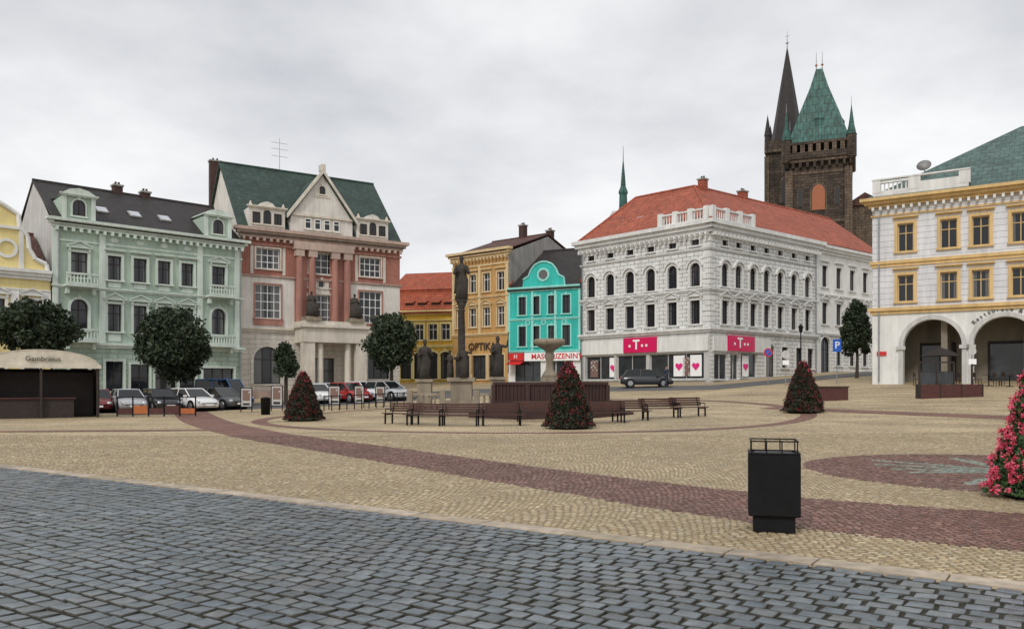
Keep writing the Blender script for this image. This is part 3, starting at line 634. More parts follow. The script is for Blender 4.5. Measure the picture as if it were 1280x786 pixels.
b=MB(); b.box(.1,6.2,-.3,0,15.31,15.7,m_trim); baluster_rail(b,.5,2.6,-.15,15.701,.8,m_trim,.3,.2); b.box(2.6,6.2,-.3,0,15.701,16.2,m_trim); b.box(2.4,3.2,-.32,.02,15.702,16.6,m_trim); b.box(5.6,6.3,-.32,.02,15.702,16.6,m_trim); b.box(.05,.6,-.32,.02,15.702,16.6,m_trim); b.box(0,6.3,-.36,.05,16.6,16.7,m_trim); f.done(b,'balustrade')
b=MB(); b.lathe([(.5,.25),(.36,.12),(.2,.03),(.02,0)],0,0,16,m_grey); b.cyl((0,0,-.8),(0,0,0),.04,.04,6,m_steel)
b.done('satellite_dish',f.P,f.M@Matrix.Translation((3.2,1.8,17.6))@Matrix.Rotation(math.radians(60),4,'X'))
word='Restaurace & Bar'; uc=arcs[1]; R=2.35
for i,ch in enumerate(word):
    if ch==' ': continue
    t=math.radians(140-100*i/(len(word)-1)); 
    O('sign_lettering',textmesh(ch,.42,m_oc),f.P,f.M@Matrix.Translation((uc+R*math.cos(t),-.04,4.55+R*math.sin(t)))@Matrix.Rotation(-(t-math.pi/2),4,'Y'))
b=MB(); b.box(.3,.95,-.08,-.01,3.9,4.2,m_redp); f.done(b,'street_name_sign'); drainpipe(f,.45,2,14,m_steel)
# ============================================================ YELLOW BAROQUE HOUSE
d_=Vector((.735,.68)).normalized(); B=Vector((-33.95,60.25)); A=B-d_*9
f=Fac((A.x,A.y),(B.x,B.y),'yellow_baroque_house','pale yellow baroque facade with white scrolled gable',base=0.); Wd=f.W
for u in (Wd-1.2,Wd-3.4,Wd-5.6): f.win(u,6.0,1.0,1.9,False,2,2,m_oc,m_white,'tri',sw=.2); f.win(u,1.6,1.0,2.3,True,2,2,m_oc,m_white,'key',sw=.2)
f.wall([(-.5,9.6,m_yell)],10,m_grey)
mb=MB(); cornice(mb,0,Wd,9.4,10.1,.5,m_white,3,0,0); cornice(mb,0,Wd,4.9,5.2,.2,m_white,2,0,0); cornice(mb,0,Wd,8.5,8.7,.15,m_white,2,0,0)
for x in (.2,Wd-2.3,Wd-4.5,Wd-.25): mb.box(x-.25,x+.25,-.15,.015,5.21,8.49,m_white)
f.done(mb,'cornice')
b=MB(); gc=Wd-3.8; pr=[(-3.6,0),(3.6,0),(3.5,.5),(2.8,.8),(2.4,1.5),(2.3,2.4),(1.8,3.0),(1.7,3.9),(.9,4.4),(0,4.9),(-.9,4.4),(-1.7,3.9),(-1.8,3.0),(-2.3,2.4),(-2.4,1.5),(-2.8,.8),(-3.5,.5)]
b.prism([(gc+x,10.101+z) for x,z in pr],-.05,.5,m_yell)
for i in range(1,len(pr)-1):
    (xa,za),(xb,zb_)=pr[i],pr[i+1]; b.cyl((gc+xa,-.1,10.1+za),(gc+xb,-.1,10.1+zb_),.16,.16,6,m_white)
b.box(gc-1.8,gc+1.8,-.2,-.05,12.9,13.1,m_white); b.ring(gc+1.0,11.5,.5,.7,0,2*math.pi,-.15,-.05,14,m_white)
for k in (-1.6,1.9): b.box(gc+k-.15,gc+k+.15,-.15,-.05,10.11,12.89,m_white)
b.cyl((gc,0.2,15),(gc,.2,16.2),.05,.03,6,m_black)
f.done(b,'gable'); mb=MB(); gable_roof(mb,0,Wd,10,10.1,13.5,m_brownroof,.1); f.done(mb,'roof')
# ============================================================ CHURCH
dC=130.; xc=X(1030,dC); e=thing('church_bell_tower','square dark stone gothic bell tower with green copper spire','tower',xc,dC+2,3.,math.radians(-22))
def lancet(par,u,z0,w,h,mat,trim,face='f',S=4.25):
    mb=MB(); r=w/2; pts=[(-r,z0),(r,z0),(r,z0+h-r)]+[(r*math.cos(t),z0+h-r+1.3*r*math.sin(t)) for t in (.5,1.0,math.pi/2,2.1,2.6)]+[(-r,z0+h-r)]
    def put(pp,d,m_):
        n=len(pp)
        if face=='f': V=[(u+x,-S-d,z) for x,z in pp]+[(u+x,-S+.1,z) for x,z in pp]
        else: V=[(S+d,u+x,z) for x,z in pp]+[(S-.1,u+x,z) for x,z in pp]
        mb.add(V,[list(range(n))]+[(i,n+i,n+(i+1)%n,(i+1)%n) for i in range(n)],m_)
    put([(x*1.34,z0+(z-z0)*1.1-.12) for x,z in pts],.1,trim)
    if mat==m_rust: put([(x*1.12,z0+(z-z0)*1.04-.04) for x,z in pts],.13,m_dark)
    put(pts,.16,mat); mb.done('lancet_window',par)
S=4.35; mb=MB(); mb.box(-S,S,-S,S,0,33.8,m_church)
for sx in (-1,1):
    for sy in (-1,1): mb.box(sx*S-.55,sx*S+.55,sy*S-.55,sy*S+.55,0,32.6,m_churchl)
mb.box(-S-.15,S+.15,-S-.15,S+.15,24.2,24.7,m_churchl); mb.box(-S-.1,S+.1,-S-.1,S+.1,32.0,32.5,m_churchl)
mb.done('tower_shaft',e)
for fc in 'fr':
    lancet(e,0,26.3,1.9,3.7,m_rust,m_churchl,fc,S); lancet(e,-2.7,27,.7,2.6,m_dark,m_churchl,fc,S); lancet(e,2.7,27,.7,2.6,m_dark,m_churchl,fc,S); lancet(e,0,20.5,1.0,2.6,m_dark,m_churchl,fc,S)
mb=MB(); g=S+.7; mb.box(-g,g,-g,g,33.8,34.3,m_churchl)
for i in range(10):
    u=-g+.25+(2*g-.5)*i/9
    for s_ in (-1,1): mb.box(u-.2,u+.2,s_*(g-.3)-.25,s_*(g-.3)+.25,33.0,33.79,m_church); mb.box(s_*(g-.3)-.25,s_*(g-.3)+.25,u-.2,u+.2,33.0,33.79,m_church)
for s_ in (-1,1):
    mb.box(-g,g,s_*g-.2,s_*g+.2,34.301,35.3,m_church); mb.box(s_*g-.2,s_*g+.2,-g,g,34.302,35.301,m_church)
    for i in range(9):
        u=-g+.4+(2*g-.8)*i/8; mb.box(u-.33,u+.33,s_*g-.19,s_*g+.19,35.31,36.5,m_churchl); mb.box(s_*g-.19,s_*g+.19,u-.33,u+.33,35.312,36.501,m_churchl)
    mb.box(-g-.05,g+.05,s_*g-.22,s_*g+.22,36.51,36.9,m_church); mb.box(s_*g-.22,s_*g+.22,-g-.05,g+.05,36.512,36.902,m_church)
mb.done('gallery',e)
mb=MB(); q=lambda a,b,z:[(-a,-b,z),(a,-b,z),(a,b,z),(-a,b,z)]
mb.loft([q(g*.97,g*.97,36.9),q(4.1,4.1,38.4),q(2.95,2.85,42.0),q(1.4,1.15,46.5),q(.5,.18,49.8)],m_verd,False)
for k in (-.45,.45): mb.cyl((k,0,49.4),(k,0,52.6),.1,.03,6,m_steel); mb.lathe([(.01,50.2),(.25,50.45),(.01,50.7)],k,0,8,m_rust)
for sy,sx in ((-1,0),(0,1)):
    cx,cy=sx*3.1,sy*3.1; mb.box(cx-.6,cx+.6,cy-.6,cy+.6,38.6,40.8,m_verd); mb.loft([[(cx-.7,cy-.7,40.8),(cx+.7,cy-.7,40.8),(cx+.7,cy+.7,40.8),(cx-.7,cy+.7,40.8)],[(cx*.8-.02,cy*.8-.02,43.0),(cx*.8+.02,cy*.8-.02,43.0),(cx*.8+.02,cy*.8+.02,43.0),(cx*.8-.02,cy*.8+.02,43.0)]],m_verd,False)
mb.done('spire',e)
for sx in (-1,1):
    for sy in (-1,1):
        b=MB(); cx,cy=sx*(g-.3),sy*(g-.3); b.lathe([(.75,34),(.75,37.3),(.85,37.4)],cx,cy,8,m_church,False); b.lathe([(.72,37.41),(.4,39),(.03,42.0)],cx,cy,8,m_verd,False); b.cyl((cx,cy,41.9),(cx,cy,43.4),.05,.02,5,m_steel); b.done('corner_turret',e)
e2=thing('church_rear_tower','slender dark stone church tower with black needle spire','tower',X(984,142),142,3.,math.radians(-22))
mb=MB(); S2=3.1; mb.box(-S2,S2,-S2,S2,0,38.6,m_church)
for sx in (-1,1):
    for sy in (-1,1): mb.box(sx*S2-.4,sx*S2+.4,sy*S2-.4,sy*S2+.4,0,38.0,m_churchl)
mb.box(-S2-.4,S2+.4,-S2-.4,S2+.4,38.61,39.1,m_churchl); mb.box(-S2-.35,S2+.35,-S2-.35,S2+.35,39.11,40.6,m_church)
mb.done('tower_shaft',e2); lancet(e2,0,30,1.5,4,m_dark,m_churchl,'f',S2); lancet(e2,0,35,1.0,2.4,m_dark,m_churchl,'f',S2)
mb=MB(); mb.lathe([(2.9,40.6),(2.4,43),(1.2,50.5),(.05,57.5)],0,0,8,m_slate,False); mb.cyl((0,0,57),(0,0,60.3),.12,.03,6,m_steel); mb.lathe([(.01,57.9),(.3,58.2),(.01,58.5)],0,0,8,m_steel); mb.cyl((-.4,0,59.4),(.4,0,59.4),.04,.04,5,m_steel); mb.done('spire',e2)
for sx in (-1,1):
    for sy in (-1,1): b=MB(); b.lathe([(.55,38.7),(.5,41.5),(.6,41.6),(.02,45.2)],sx*3,sy*3,8,m_slate,False); b.done('corner_turret',e2)
e3=thing('church_nave','brown stone church nave end with small roof','church',X(1081,128),128,3.,math.radians(-22))
b=MB(); b.box(-3,3.0,0,14,0,27,m_churchl); b.done('wall',e3); b=MB(); b.prism([(-3.2,27),(3.3,27),(.0,29.0)],-.3,14.3,m_brownroof); b.done('roof',e3)
e4=thing('small_church_turret','slender turquoise copper ridge turret with pointed spire','turret',X(779,108),108,3.)
b=MB(); b.box(-1.6,1.6,-1.6,1.6,0,21.5,m_white); b.done('wall',e4)
b=MB(); b.lathe([(.9,21.5),(.55,22.2),(.5,24.0),(.62,24.1),(.6,24.4),(.35,25.0),(.25,26.4),(.04,28.6)],0,0,8,m_verd,False); b.cyl((0,0,28.5),(0,0,30.4),.05,.02,5,m_black); b.done('spire',e4)
# ============================================================ GROUND
def axis(lo,hi,st,far):
    a=list(np.arange(lo,hi+.01,st)); l=[];v=lo;s_=st
    while v>-far: s_*=1.5; v-=s_; l.append(v)
    r=[];v=hi;s_=st
    while v<far: s_*=1.5; v+=s_; r.append(v)
    return np.array(l[::-1]+a+r)
gx=axis(-50,50,1.,2500); gy=axis(-6,105,1.,2500)
XX,YY=np.meshgrid(gx,gy); ZZ=G(XX,YY); V=np.stack([XX.ravel(),YY.ravel(),ZZ.ravel()],1)
nx=len(gx); Fq=[(j*nx+i,j*nx+i+1,(j+1)*nx+i+1,(j+1)*nx+i) for j in range(len(gy)-1) for i in range(nx-1)]
me=bpy.data.meshes.new('ground'); me.from_pydata(V.tolist(),[],Fq); me.polygons.foreach_set('use_smooth',[True]*len(Fq))
def M_cob(name,c1,c2,mort,sz):
    m,nt,b=nt_new(name); o=objco(nt)
    vo=nd(nt,'ShaderNodeTexVoronoi'); vo.inputs['Scale'].default_value=1/sz; vo.inputs['Randomness'].default_value=.55; lk(nt,o,vo.inputs['Vector'])
    sx=nd(nt,'ShaderNodeSeparateXYZ'); lk(nt,vo.outputs['Color'],sx.inputs[0])
    c=mixc(nt,sx.outputs[0],c1,c2); c=mixc(nt,maprange(nt,vo.outputs['Distance'],.42,.62,0,.8),c,mort)
    n=noise(nt,o,.22,6,.65); c=mixc(nt,1.,c,maprange(nt,n,.3,.72,.7,1.2),'MULTIPLY')
    mp=nd(nt,'ShaderNodeMapping'); mp.inputs['Scale'].default_value=(.15,.9,1); mp.inputs['Rotation'].default_value=(0,0,.25); lk(nt,o,mp.inputs[0])
    c=mixc(nt,1.,c,maprange(nt,noise(nt,mp.outputs[0],1.,5,.6),.32,.68,.8,1.17),'MULTIPLY')
    lk(nt,c,b.inputs['Base Color']); b.inputs['Roughness'].default_value=.7
    bump(nt,b,val(nt,'SUBTRACT',1,vo.outputs['Distance']),.5,.02); return m
m_gt=M_cob('tan_cobbles',(.43,.33,.19),(.54,.43,.27),(.22,.17,.10),.12)
m_gr=M_cob('red_cobbles',(.19,.085,.062),(.26,.13,.095),(.10,.055,.04),.12)
me.materials.append(m_gt); g=O('ground',me); g["kind"]="structure"; g["label"]="tan cobbled town square ground"
def sheet(name,pts_l,pts_r,mat,off,label):
    v=[];fq=[]
    for a,b in zip(pts_l,pts_r):
        for k in range(5):
            x=a[0]+(b[0]-a[0])*k/4; y=a[1]+(b[1]-a[1])*k/4; v.append((x,y,G(x,y)+off))
    n=len(pts_l)
    for j in range(n-1):
        for k in range(4): fq.append((j*5+k,j*5+k+1,(j+1)*5+k+1,(j+1)*5+k))
    me=bpy.data.meshes.new(name); me.from_pydata(v,[],fq); me.materials.append(mat); o=O(name,me); o["kind"]="structure"; o["label"]=label; return o
def lin(a,b,n): return [(a[0]+(b[0]-a[0])*i/n,a[1]+(b[1]-a[1])*i/n) for i in range(n+1)]
m_asph=M_plain('grey_asphalt_setts',(.10,.10,.10),.7,var=.25,scale=2,bs=.3)
sheet('road',lin((-48,44),(-4,76),60),lin((-42,38.5),(2,66),60),m_asph,.006,'asphalt street with parked cars')
sheet('road',lin((-4,76),(16.5,66.8),26),lin((2,66),(15,60.5),26),m_asph,.010,'asphalt street before the corner building')
sheet('road',lin((16.5,66.8),(45,90),40),lin((15,60.5),(40,80),40),m_asph,.014,'asphalt side street climbing uphill')
ctrl=[(-24,58),(-20.9,52.8),(-16.5,43),(-13.0,35.6),(-8.1,26.9),(-4.6,21.9),(-1.9,18.0),(.8,14.1),(2.9,11.3),(4.6,9.8),(6.4,8.7),(9.5,7.0)]
def catmull(P,n=6):
    P=[np.array(p,float) for p in P]; P=[2*P[0]-P[1]]+P+[2*P[-1]-P[-2]]; out=[]
    for i in range(1,len(P)-2):
        for k in range(n):
            t=k/n; p0,p1,p2,p3=P[i-1:i+3]
            out.append(.5*((2*p1)+(-p0+p2)*t+(2*p0-5*p1+4*p2-p3)*t*t+(-p0+3*p1-3*p2+p3)*t**3))
    out.append(P[-2]); return np.array(out)
band=catmull(ctrl)
def BHf(x): return 1.05+.42*np.clip((x-1)/5.,0,1)
def ribbon(name,path,hw,mat,off,label):
    l=[];r=[]
    for i,p in enumerate(path):
        d=path[min(i+1,len(path)-1)]-path[max(i-1,0)]; d/=np.linalg.norm(d); n=np.array((-d[1],d[0])); l.append(p+n*hw); r.append(p-n*hw)
    return sheet(name,l,r,mat,off,label)
ribbon('path',band,1.0,m_gr,.004,'curving band of red brown cobbles')
FC=(1.0,41.5); circ=np.array([(FC[0]+13.2*math.cos(t),FC[1]+13.2*math.sin(t)) for t in np.linspace(0,2*math.pi,90)])
ribbon('path',circ,.35,m_gr,.008,'circular red cobble band around the fountain')
side=np.array(lin((-34,27.5),(-10.4,30.6),20)); ribbon('path',side,.5,m_gr,.012,'narrow red cobble band crossing the square')
side2=np.array(lin((13.2,42.3),(26,24),20)); ribbon('path',side2,.8,m_gr,.012,'narrow red cobble band crossing the square')
def dist_path(x,y,path):
    d=np.full(x.shape,1e9)
    for a,b in zip(path[:-1],path[1:]):
        ab=b-a; t=np.clip(((x-a[0])*ab[0]+(y-a[1])*ab[1])/(ab@ab),0,1); d=np.minimum(d,np.hypot(x-a[0]-t*ab[0],y-a[1]-t*ab[1]))
    return d
K0=np.array((-10.1,16.2)); KD=np.array((14.1,-9.8)); KD/=np.linalg.norm(KD); KN=np.array((-KD[1],KD[0]))
EM=(9.6,15.4); ER=3.9
def star(x,y):
    r=np.hypot(x-EM[0],y-EM[1]); s=np.zeros(x.shape,bool)
    for t in (-.6,.05,.75,1.5,2.2,2.9):
        d=np.abs(-(x-EM[0])*math.sin(t)+(y-EM[1])*math.cos(t)); s|=(d<.2*(1-r/ER)+.05)&(r<ER*.78)&(x>EM[0]-2.2)
    return s
def setts(name,mat,sw,sh,gap,h,sel,ymin,ymax,ang_dir,arcW=0,arcR=1.,jit=.012,label='',rings=((0.,-.4),(.16,1.)),tl=.14):
    n=np.array((-ang_dir[1],ang_dir[0]))
    ss=np.arange(-45,45,sw); ts=np.arange(-20,50,sh)
    S_,T_=np.meshgrid(ss,ts); rowi=np.arange(len(ts))[:,None]; S_=S_+(rowi%2)*sw*.5+rng.uniform(-.15,.15,(len(ts),1))*sw
    S_=S_.ravel(); T_=T_.ravel()
    def mapp(s,t):
        if arcW:
            q=np.mod(s,arcW)-arcW/2; t=t+np.sqrt(arcR**2-q**2)
        return K0[0]+s*ang_dir[0]+t*n[0], K0[1]+s*ang_dir[1]+t*n[1]
    cx,cy=mapp(S_,T_); ok=(cy>ymin)&(cy<ymax)&(np.abs(cx)<.66*cy+.8)&sel(cx,cy); S_=S_[ok];T_=T_[ok]; N=len(S_)
    a=(sw-gap)/2*(1+rng.uniform(-.11,.03,N)); b=(sh-gap)/2*(1+rng.uniform(-.10,.04,N)); top=h*(1+rng.uniform(-.25,.25,N)); tilt=rng.normal(0,h*tl,(N,2))
    V=[]; cj=rng.normal(0,jit,(4,2,N))*.5
    for (ins,zf) in rings:
        for ci,(sx,sy) in enumerate(((-1,-1),(1,-1),(1,1),(-1,1))):
            s=S_+(sx*a+cj[ci,0])*(1-ins); t=T_+(sy*b+cj[ci,1])*(1-ins)
            if arcW:
                q=np.mod(S_,arcW)-arcW/2; dq=s-S_; sl=-q/np.sqrt(arcR**2-q**2); tt=t+np.sqrt(arcR**2-q**2)+sl*dq
                x=K0[0]+s*ang_dir[0]+tt*n[0]; y=K0[1]+s*ang_dir[1]+tt*n[1]
            else: x,y=mapp(s,t)
            z=G(x,y)+top*zf+(tilt[:,0]*sx+tilt[:,1]*sy)*(zf>0)+.004
            V.append(np.stack([x,y,z],1))
    nr=len(V)//4; V=np.stack(V,1).reshape(-1,3); base=(np.arange(N)*4*nr)[:,None]
    Fs=[]; 
    for r in range(nr-1):
        for i in range(4): Fs.append(base+np.array([r*4+i,r*4+(i+1)%4,(r+1)*4+(i+1)%4,(r+1)*4+i]))
    Fs.append(base+np.array([(nr-1)*4+i for i in range(4)]))
    Fs=np.concatenate(Fs); me=bpy.data.meshes.new(name); me.vertices.add(len(V)); me.vertices.foreach_set('co',V.ravel())
    me.loops.add(len(Fs)*4); me.loops.foreach_set('vertex_index',Fs.ravel().astype(np.int32)); me.polygons.add(len(Fs)); me.polygons.foreach_set('loop_start',np.arange(0,len(Fs)*4,4,dtype=np.int32))
    me.update(calc_edges=True); me.polygons.foreach_set('use_smooth',np.ones(len(Fs),bool)); me.materials.append(mat)
    o=O(name,me); o["kind"]="structure"; o["label"]=label; return o
kd=lambda x,y:(x-K0[0])*KN[0]+(y-K0[1])*KN[1]
def redm(x,y):
    return (dist_path(x,y,band)<BHf(x))|(np.abs(np.hypot(x-FC[0],y-FC[1])-13.2)<.35)|((np.hypot(x-EM[0],y-EM[1])<ER))|(dist_path(x,y,side)<.5)|(dist_path(x,y,side2)<.8)
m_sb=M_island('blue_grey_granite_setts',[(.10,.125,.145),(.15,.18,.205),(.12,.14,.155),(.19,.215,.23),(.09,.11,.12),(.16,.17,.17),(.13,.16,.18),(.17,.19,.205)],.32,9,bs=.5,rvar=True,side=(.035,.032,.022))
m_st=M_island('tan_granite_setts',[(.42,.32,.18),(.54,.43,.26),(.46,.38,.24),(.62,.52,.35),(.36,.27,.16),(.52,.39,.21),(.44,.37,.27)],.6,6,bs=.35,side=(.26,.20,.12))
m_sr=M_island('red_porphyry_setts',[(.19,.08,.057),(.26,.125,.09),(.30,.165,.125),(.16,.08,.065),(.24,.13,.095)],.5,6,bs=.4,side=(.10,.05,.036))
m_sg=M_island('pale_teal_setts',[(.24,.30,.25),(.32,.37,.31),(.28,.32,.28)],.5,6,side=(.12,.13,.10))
setts('pavement',m_sb,.20,.17,.024,.019,lambda x,y:kd(x,y)<-.07,4.2,18,KD,jit=.008,label='wet blue grey granite setts',rings=((0.,-.5),(.0,.5),(.05,.85),(.16,1.)),tl=.09)
setts('pavement',m_st,.10,.095,.013,.010,lambda x,y:(kd(x,y)>.36)&~redm(x,y),6,27,KD,1.3,1.05,label='tan cobblestones laid in fans')
setts('path',m_sr,.10,.095,.013,.010,lambda x,y:(kd(x,y)>.36)&redm(x,y)&~(star(x,y)),6,27,KD,1.3,1.05,label='red brown cobblestones laid in fans')
setts('path',m_sg,.11,.11,.012,.011,lambda x,y:star(x,y),6,27,KD,label='pale teal star streaks laid in cobbles')
m_joint=M_plain('mossy_joint_sand',(.036,.032,.02),.9,var=.5,scale=3,bs=.4)
sheet('pavement',[tuple(K0+KD*s-KN*.03) for s in np.linspace(-12,22,34)],[tuple(K0+KD*s-KN*22) for s in np.linspace(-12,22,34)],m_joint,.004,'mossy sand bed between setts')
mb=MB(); s=-12.; m_kerb=M_island('sandstone_kerb_slabs',[(.36,.29,.20),(.46,.38,.28),(.40,.33,.25),(.52,.43,.33)],.6,5,bs=.3)
while s<20:
    l=random.uniform(.8,1.15); p=[K0+KD*(s+.01)+KN*.0,K0+KD*(s+l-.01)+KN*.0,K0+KD*(s+l-.01)+KN*.3,K0+KD*(s+.01)+KN*.3]; mb.hprism([tuple(q) for q in p],-.05,.026+random.uniform(-.003,.003),m_kerb); s+=l
o=mb.done('kerb'); o["kind"]="structure"; o["label"]="sandstone kerb slabs flush between pavings"
# ============================================================ FOLIAGE
def leafmesh(name,C,size,mat):
    N=len(C); n=rng.normal(size=(N,3)); n/=np.linalg.norm(n,axis=1)[:,None]; a=np.cross(n,rng.normal(size=(N,3))); a/=np.linalg.norm(a,axis=1)[:,None]; b=np.cross(n,a)
    s=(size*rng.uniform(.6,1.3,N))[:,None]
    V=np.stack([C-a*s,C-b*s*.55+n*s*.15,C+a*s,C+b*s*.55+n*s*.15],1).reshape(-1,3); base=(np.arange(N)*4)[:,None]; Fs=base+np.arange(4)
    me=bpy.data.meshes.new(name); me.from_pydata(V.tolist(),[],Fs.tolist()); me.materials.append(mat); return me
def tree(px,d,ztop,zbot,wid,label,n=9000,shape='round',leaf=.15,K=120):
    x,y=X(px,d),d; g=G(x,y); e=thing('tree',label,'tree',x,y); zt=ztop-g; zb=zbot-g; hc=(zt-zb)/2; cz=(zt+zb)/2; R=wid/2
    cl=[]
    while len(cl)<K:
        p=rng.uniform(-1,1,3); r=np.linalg.norm(p)
        if .2<r<.95: cl.append(p)
    cl=np.array(cl)
    if shape=='cone': cl[:,:2]*=(1.05-(cl[:,2:3]+1)/2*.8)
    cl=cl*np.array([R,R,hc])*.9+np.array([0,0,cz])
    idx=rng.integers(0,K,n); cr=rng.uniform(.12,.26,K)*min(R,hc)*1.3
    dirn=rng.normal(size=(n,3)); dirn/=np.linalg.norm(dirn,axis=1)[:,None]
    C=cl[idx]+dirn*(cr[idx]*rng.uniform(.4,1.3,n)**.6)[:,None]
    O('crown',leafmesh('crown',C,leaf,m_leaf),e)
    b=MB(); b.cyl((0,0,-.1),(0.05,0,zb+.3),.17,.12,8,m_bark); b.cyl((.05,0,zb+.3),(0,0.05,cz+hc*.4),.12,.05,7,m_bark)
    for k in range(9):
        c=cl[k*4]; b.cyl((0.03,0,zb+.2+.25*k*hc/6),tuple(c),.06,.02,5,m_bark)
    b.done('trunk',e); return e
tree(45,50,Z(377,50),Z(442,50),5.5,'dark green round-crowned street tree behind the kiosk',17000)
tree(216,57,Z(384,57),Z(476,57),4.9,'dense dark green round street tree beside parked cars',20000)
tree(489,66,Z(393,66),Z(462,66),4.4,'dark green round street tree by the bank',15000)
tree(357,60,Z(428,60),Z(474,60),2.6,'small light green tree in front of the bank',3500,'cone',.13,50)
tree(1071,70,Z(370,70),Z(452,70),3.7,'dark slim tree beside the side street',9000,'cone',.15,70)
def pyramid(x,y,h,r,label,near=False):
    e=thing('flower_pyramid',label,'flower display',x,y,None,0,'flower pyramids on the square')
    b=MB(); b.lathe([(r*.8,0),(r*.85,.22),(r*.7,.24)],0,0,20,m_black); b.done('planter',e)
    pw=.60 if near else .70
    def prof(t): return r*(1-t)**pw*(1+.04*math.cos(t*38))+.05*(not near)
    n=36000 if near else 15000
    t=rng.uniform(0,1,n)**1.15; th=rng.uniform(0,2*math.pi,n); pr=np.array([prof(q) for q in t])*(1+.05*np.sin(th*3+t*9)+.04*np.sin(th*7-t*15))
    rr=pr*rng.uniform(.6,1.04,n)**.5; C=np.stack([rr*np.cos(th),rr*np.sin(th),.08+t*(h-.12)],1)
    O('foliage',leafmesh('foliage',C,.035 if near else .055,m_leafg if near else m_leafb),e)
    b=MB(); b.lathe([(prof(q)*.72,.15+q*(h-.15)*.97) for q in np.linspace(0,.97,14)],0,0,18,m_leafb); b.done('inner_frame',e)
    k=800 if near else 330; t=rng.uniform(0,1,k)**1.05; th=rng.uniform(0,2*math.pi,k); pr=np.array([prof(q) for q in t])*1.03
    CC=np.stack([pr*np.cos(th),pr*np.sin(th),.12+t*(h-.12)],1); m=26 if near else 8
    C=np.repeat(CC,m,0)+rng.normal(0,.024 if near else .035,(k*m,3)); O('flowers',leafmesh('flowers',C,.021 if near else .03,m_flp if near else m_flr),e)
    if not near:
        k=14; t=rng.uniform(.78,1,k); th=rng.uniform(0,2*math.pi,k); pr=np.array([prof(q) for q in t])*1.05; CC=np.stack([pr*np.cos(th),pr*np.sin(th),.14+t*(h-.12)],1)
        C=np.repeat(CC,9,0)+rng.normal(0,.03,(k*9,3)); O('flowers',leafmesh('flowers',C,.03,m_flp),e)
pyramid(X(379,38.5),38.5,2.3,.86,'dark green flower pyramid dotted with small red blooms')
pyramid(X(711,31),31,2.5,.90,'dark flower pyramid with red blooms before the fountain')
pyramid(X(1004,38.5),38.5,2.4,.88,'dark green flower pyramid with red top')
pyramid(7.95,11.7,2.6,1.0,'lush flower pyramid covered with pink red geraniums',True)
# ============================================================ BIN
e=thing('litter_bin','black square metal litter bin with raised handle bars','bin',2.92,9.15,.024,-.27)
b=MB(); b.box(-.22,.22,-.22,.22,0,.17,m_black); b.done('base',e)
s=.272; b=MB(); b.loft([[(-q,-q,z),(q,-q,z),(q,q,z),(-q,q,z)] for q,z in ((s-.012,.171),(s,.183),(s,.835),(s-.01,.845))],m_black,False)
for x0,x1,y0,y1 in ((-s,s,-s,-s+.04),(-s,s,s-.04,s),(-s,-s+.04,-s+.041,s-.041),(s-.04,s,-s+.041,s-.041)): b.box(x0,x1,y0,y1,.846,.862,m_black)
b.done('body',e)
b=MB()
for x in (-.24,-.08,.08,.24):
    for y in (-.23,.23): b.cyl((x,y,.86),(x,y,.985),.007,.007,6,m_black)
for y in (-.23,.23): b.box(-.255,.255,y-.009,y+.009,.98,.994,m_black)
for x in (-.243,.243): b.box(x-.009,x+.009,-.22,.22,.981,.993,m_black)
b.done('handle',e)
b=MB(); b.box(-.2,.2,-.2,.2,.847,.852,m_dark); b.done('opening',e)
# ============================================================ BENCHES
bm={}
b=MB()
for i in range(5): b.box(-.95,.95,-.25+i*.105,-.165+i*.105,.43,.465,m_wood)
bm['seat']=b.mesh('seat'); b=MB()
for i in range(4): b.box(-.95,.95,.28+i*.025,.31+i*.025,.52+i*.1,.6+i*.1,m_wood)
bm['backrest']=b.mesh('backrest'); b=MB()
b.box(-.03,.03,-.24,-.19,0,.43,m_black); b.box(-.03,.03,.2,.25,0,.43,m_black); b.box(-.03,.03,-.24,.25,.38,.428,m_black); b.cyl((0,.23,.4),(0,.38,.92),.025,.02,6,m_black); b.cyl((0,-.2,.62),(0,.27,.64),.022,.022,6,m_black); b.cyl((0,-.2,.43),(0,-.2,.62),.02,.02,6,m_black)
bm['leg']=b.mesh('leg')
def bench(x,y,rz):
    e=thing('park_bench','brown slatted wooden bench with black legs by the fountain','bench',x,y,None,rz,'benches around the fountain')
    O('seat',bm['seat'],e); O('backrest',bm['backrest'],e)
    for k in (-.75,.75): O('leg',bm['leg'],e,T(k,0,0))
for px,d,rz in ((502,35,-35),(532,33.8,-22),(574,33.2,-8),(627,33.2,6),(668,36.5,180),(757,34.4,10),(788,35.6,22),(826,37.2,15),(862,37.6,30)):
    bench(X(px,d),d,math.radians(rz))
# ============================================================ FOUNTAIN
fx,fy=X(687,42),42.
e=thing('fountain','octagonal dark red stone fountain with pale bowl on pillar','fountain',fx,fy)
def octa(r): return [(r*math.cos(math.pi/8+i*math.pi/4),r*math.sin(math.pi/8+i*math.pi/4)) for i in range(8)]
b=MB()
for i in range(3): b.hprism(octa(4.4-.45*i),-.4 if i==0 else .16*i+.001,.16*(i+1),m_redst)
b.done('steps',e)
b=MB()
def octring(b,r0,r1,z0,z1,mat):
    o0,o1=octa(r0),octa(r1)
    for i in range(8):
        j=(i+1)%8; b.hprism([o0[i],o1[i],o1[j],o0[j]],z0,z1,mat)
octring(b,2.8,3.02,.481,1.5,m_redst); octring(b,2.7,3.12,1.501,1.64,m_redst); octring(b,2.95,3.14,.482,.7,m_redst)
for p in octa(3.04): b.cyl((p[0],p[1],.49),(p[0],p[1],1.5),.14,.14,8,m_redst)
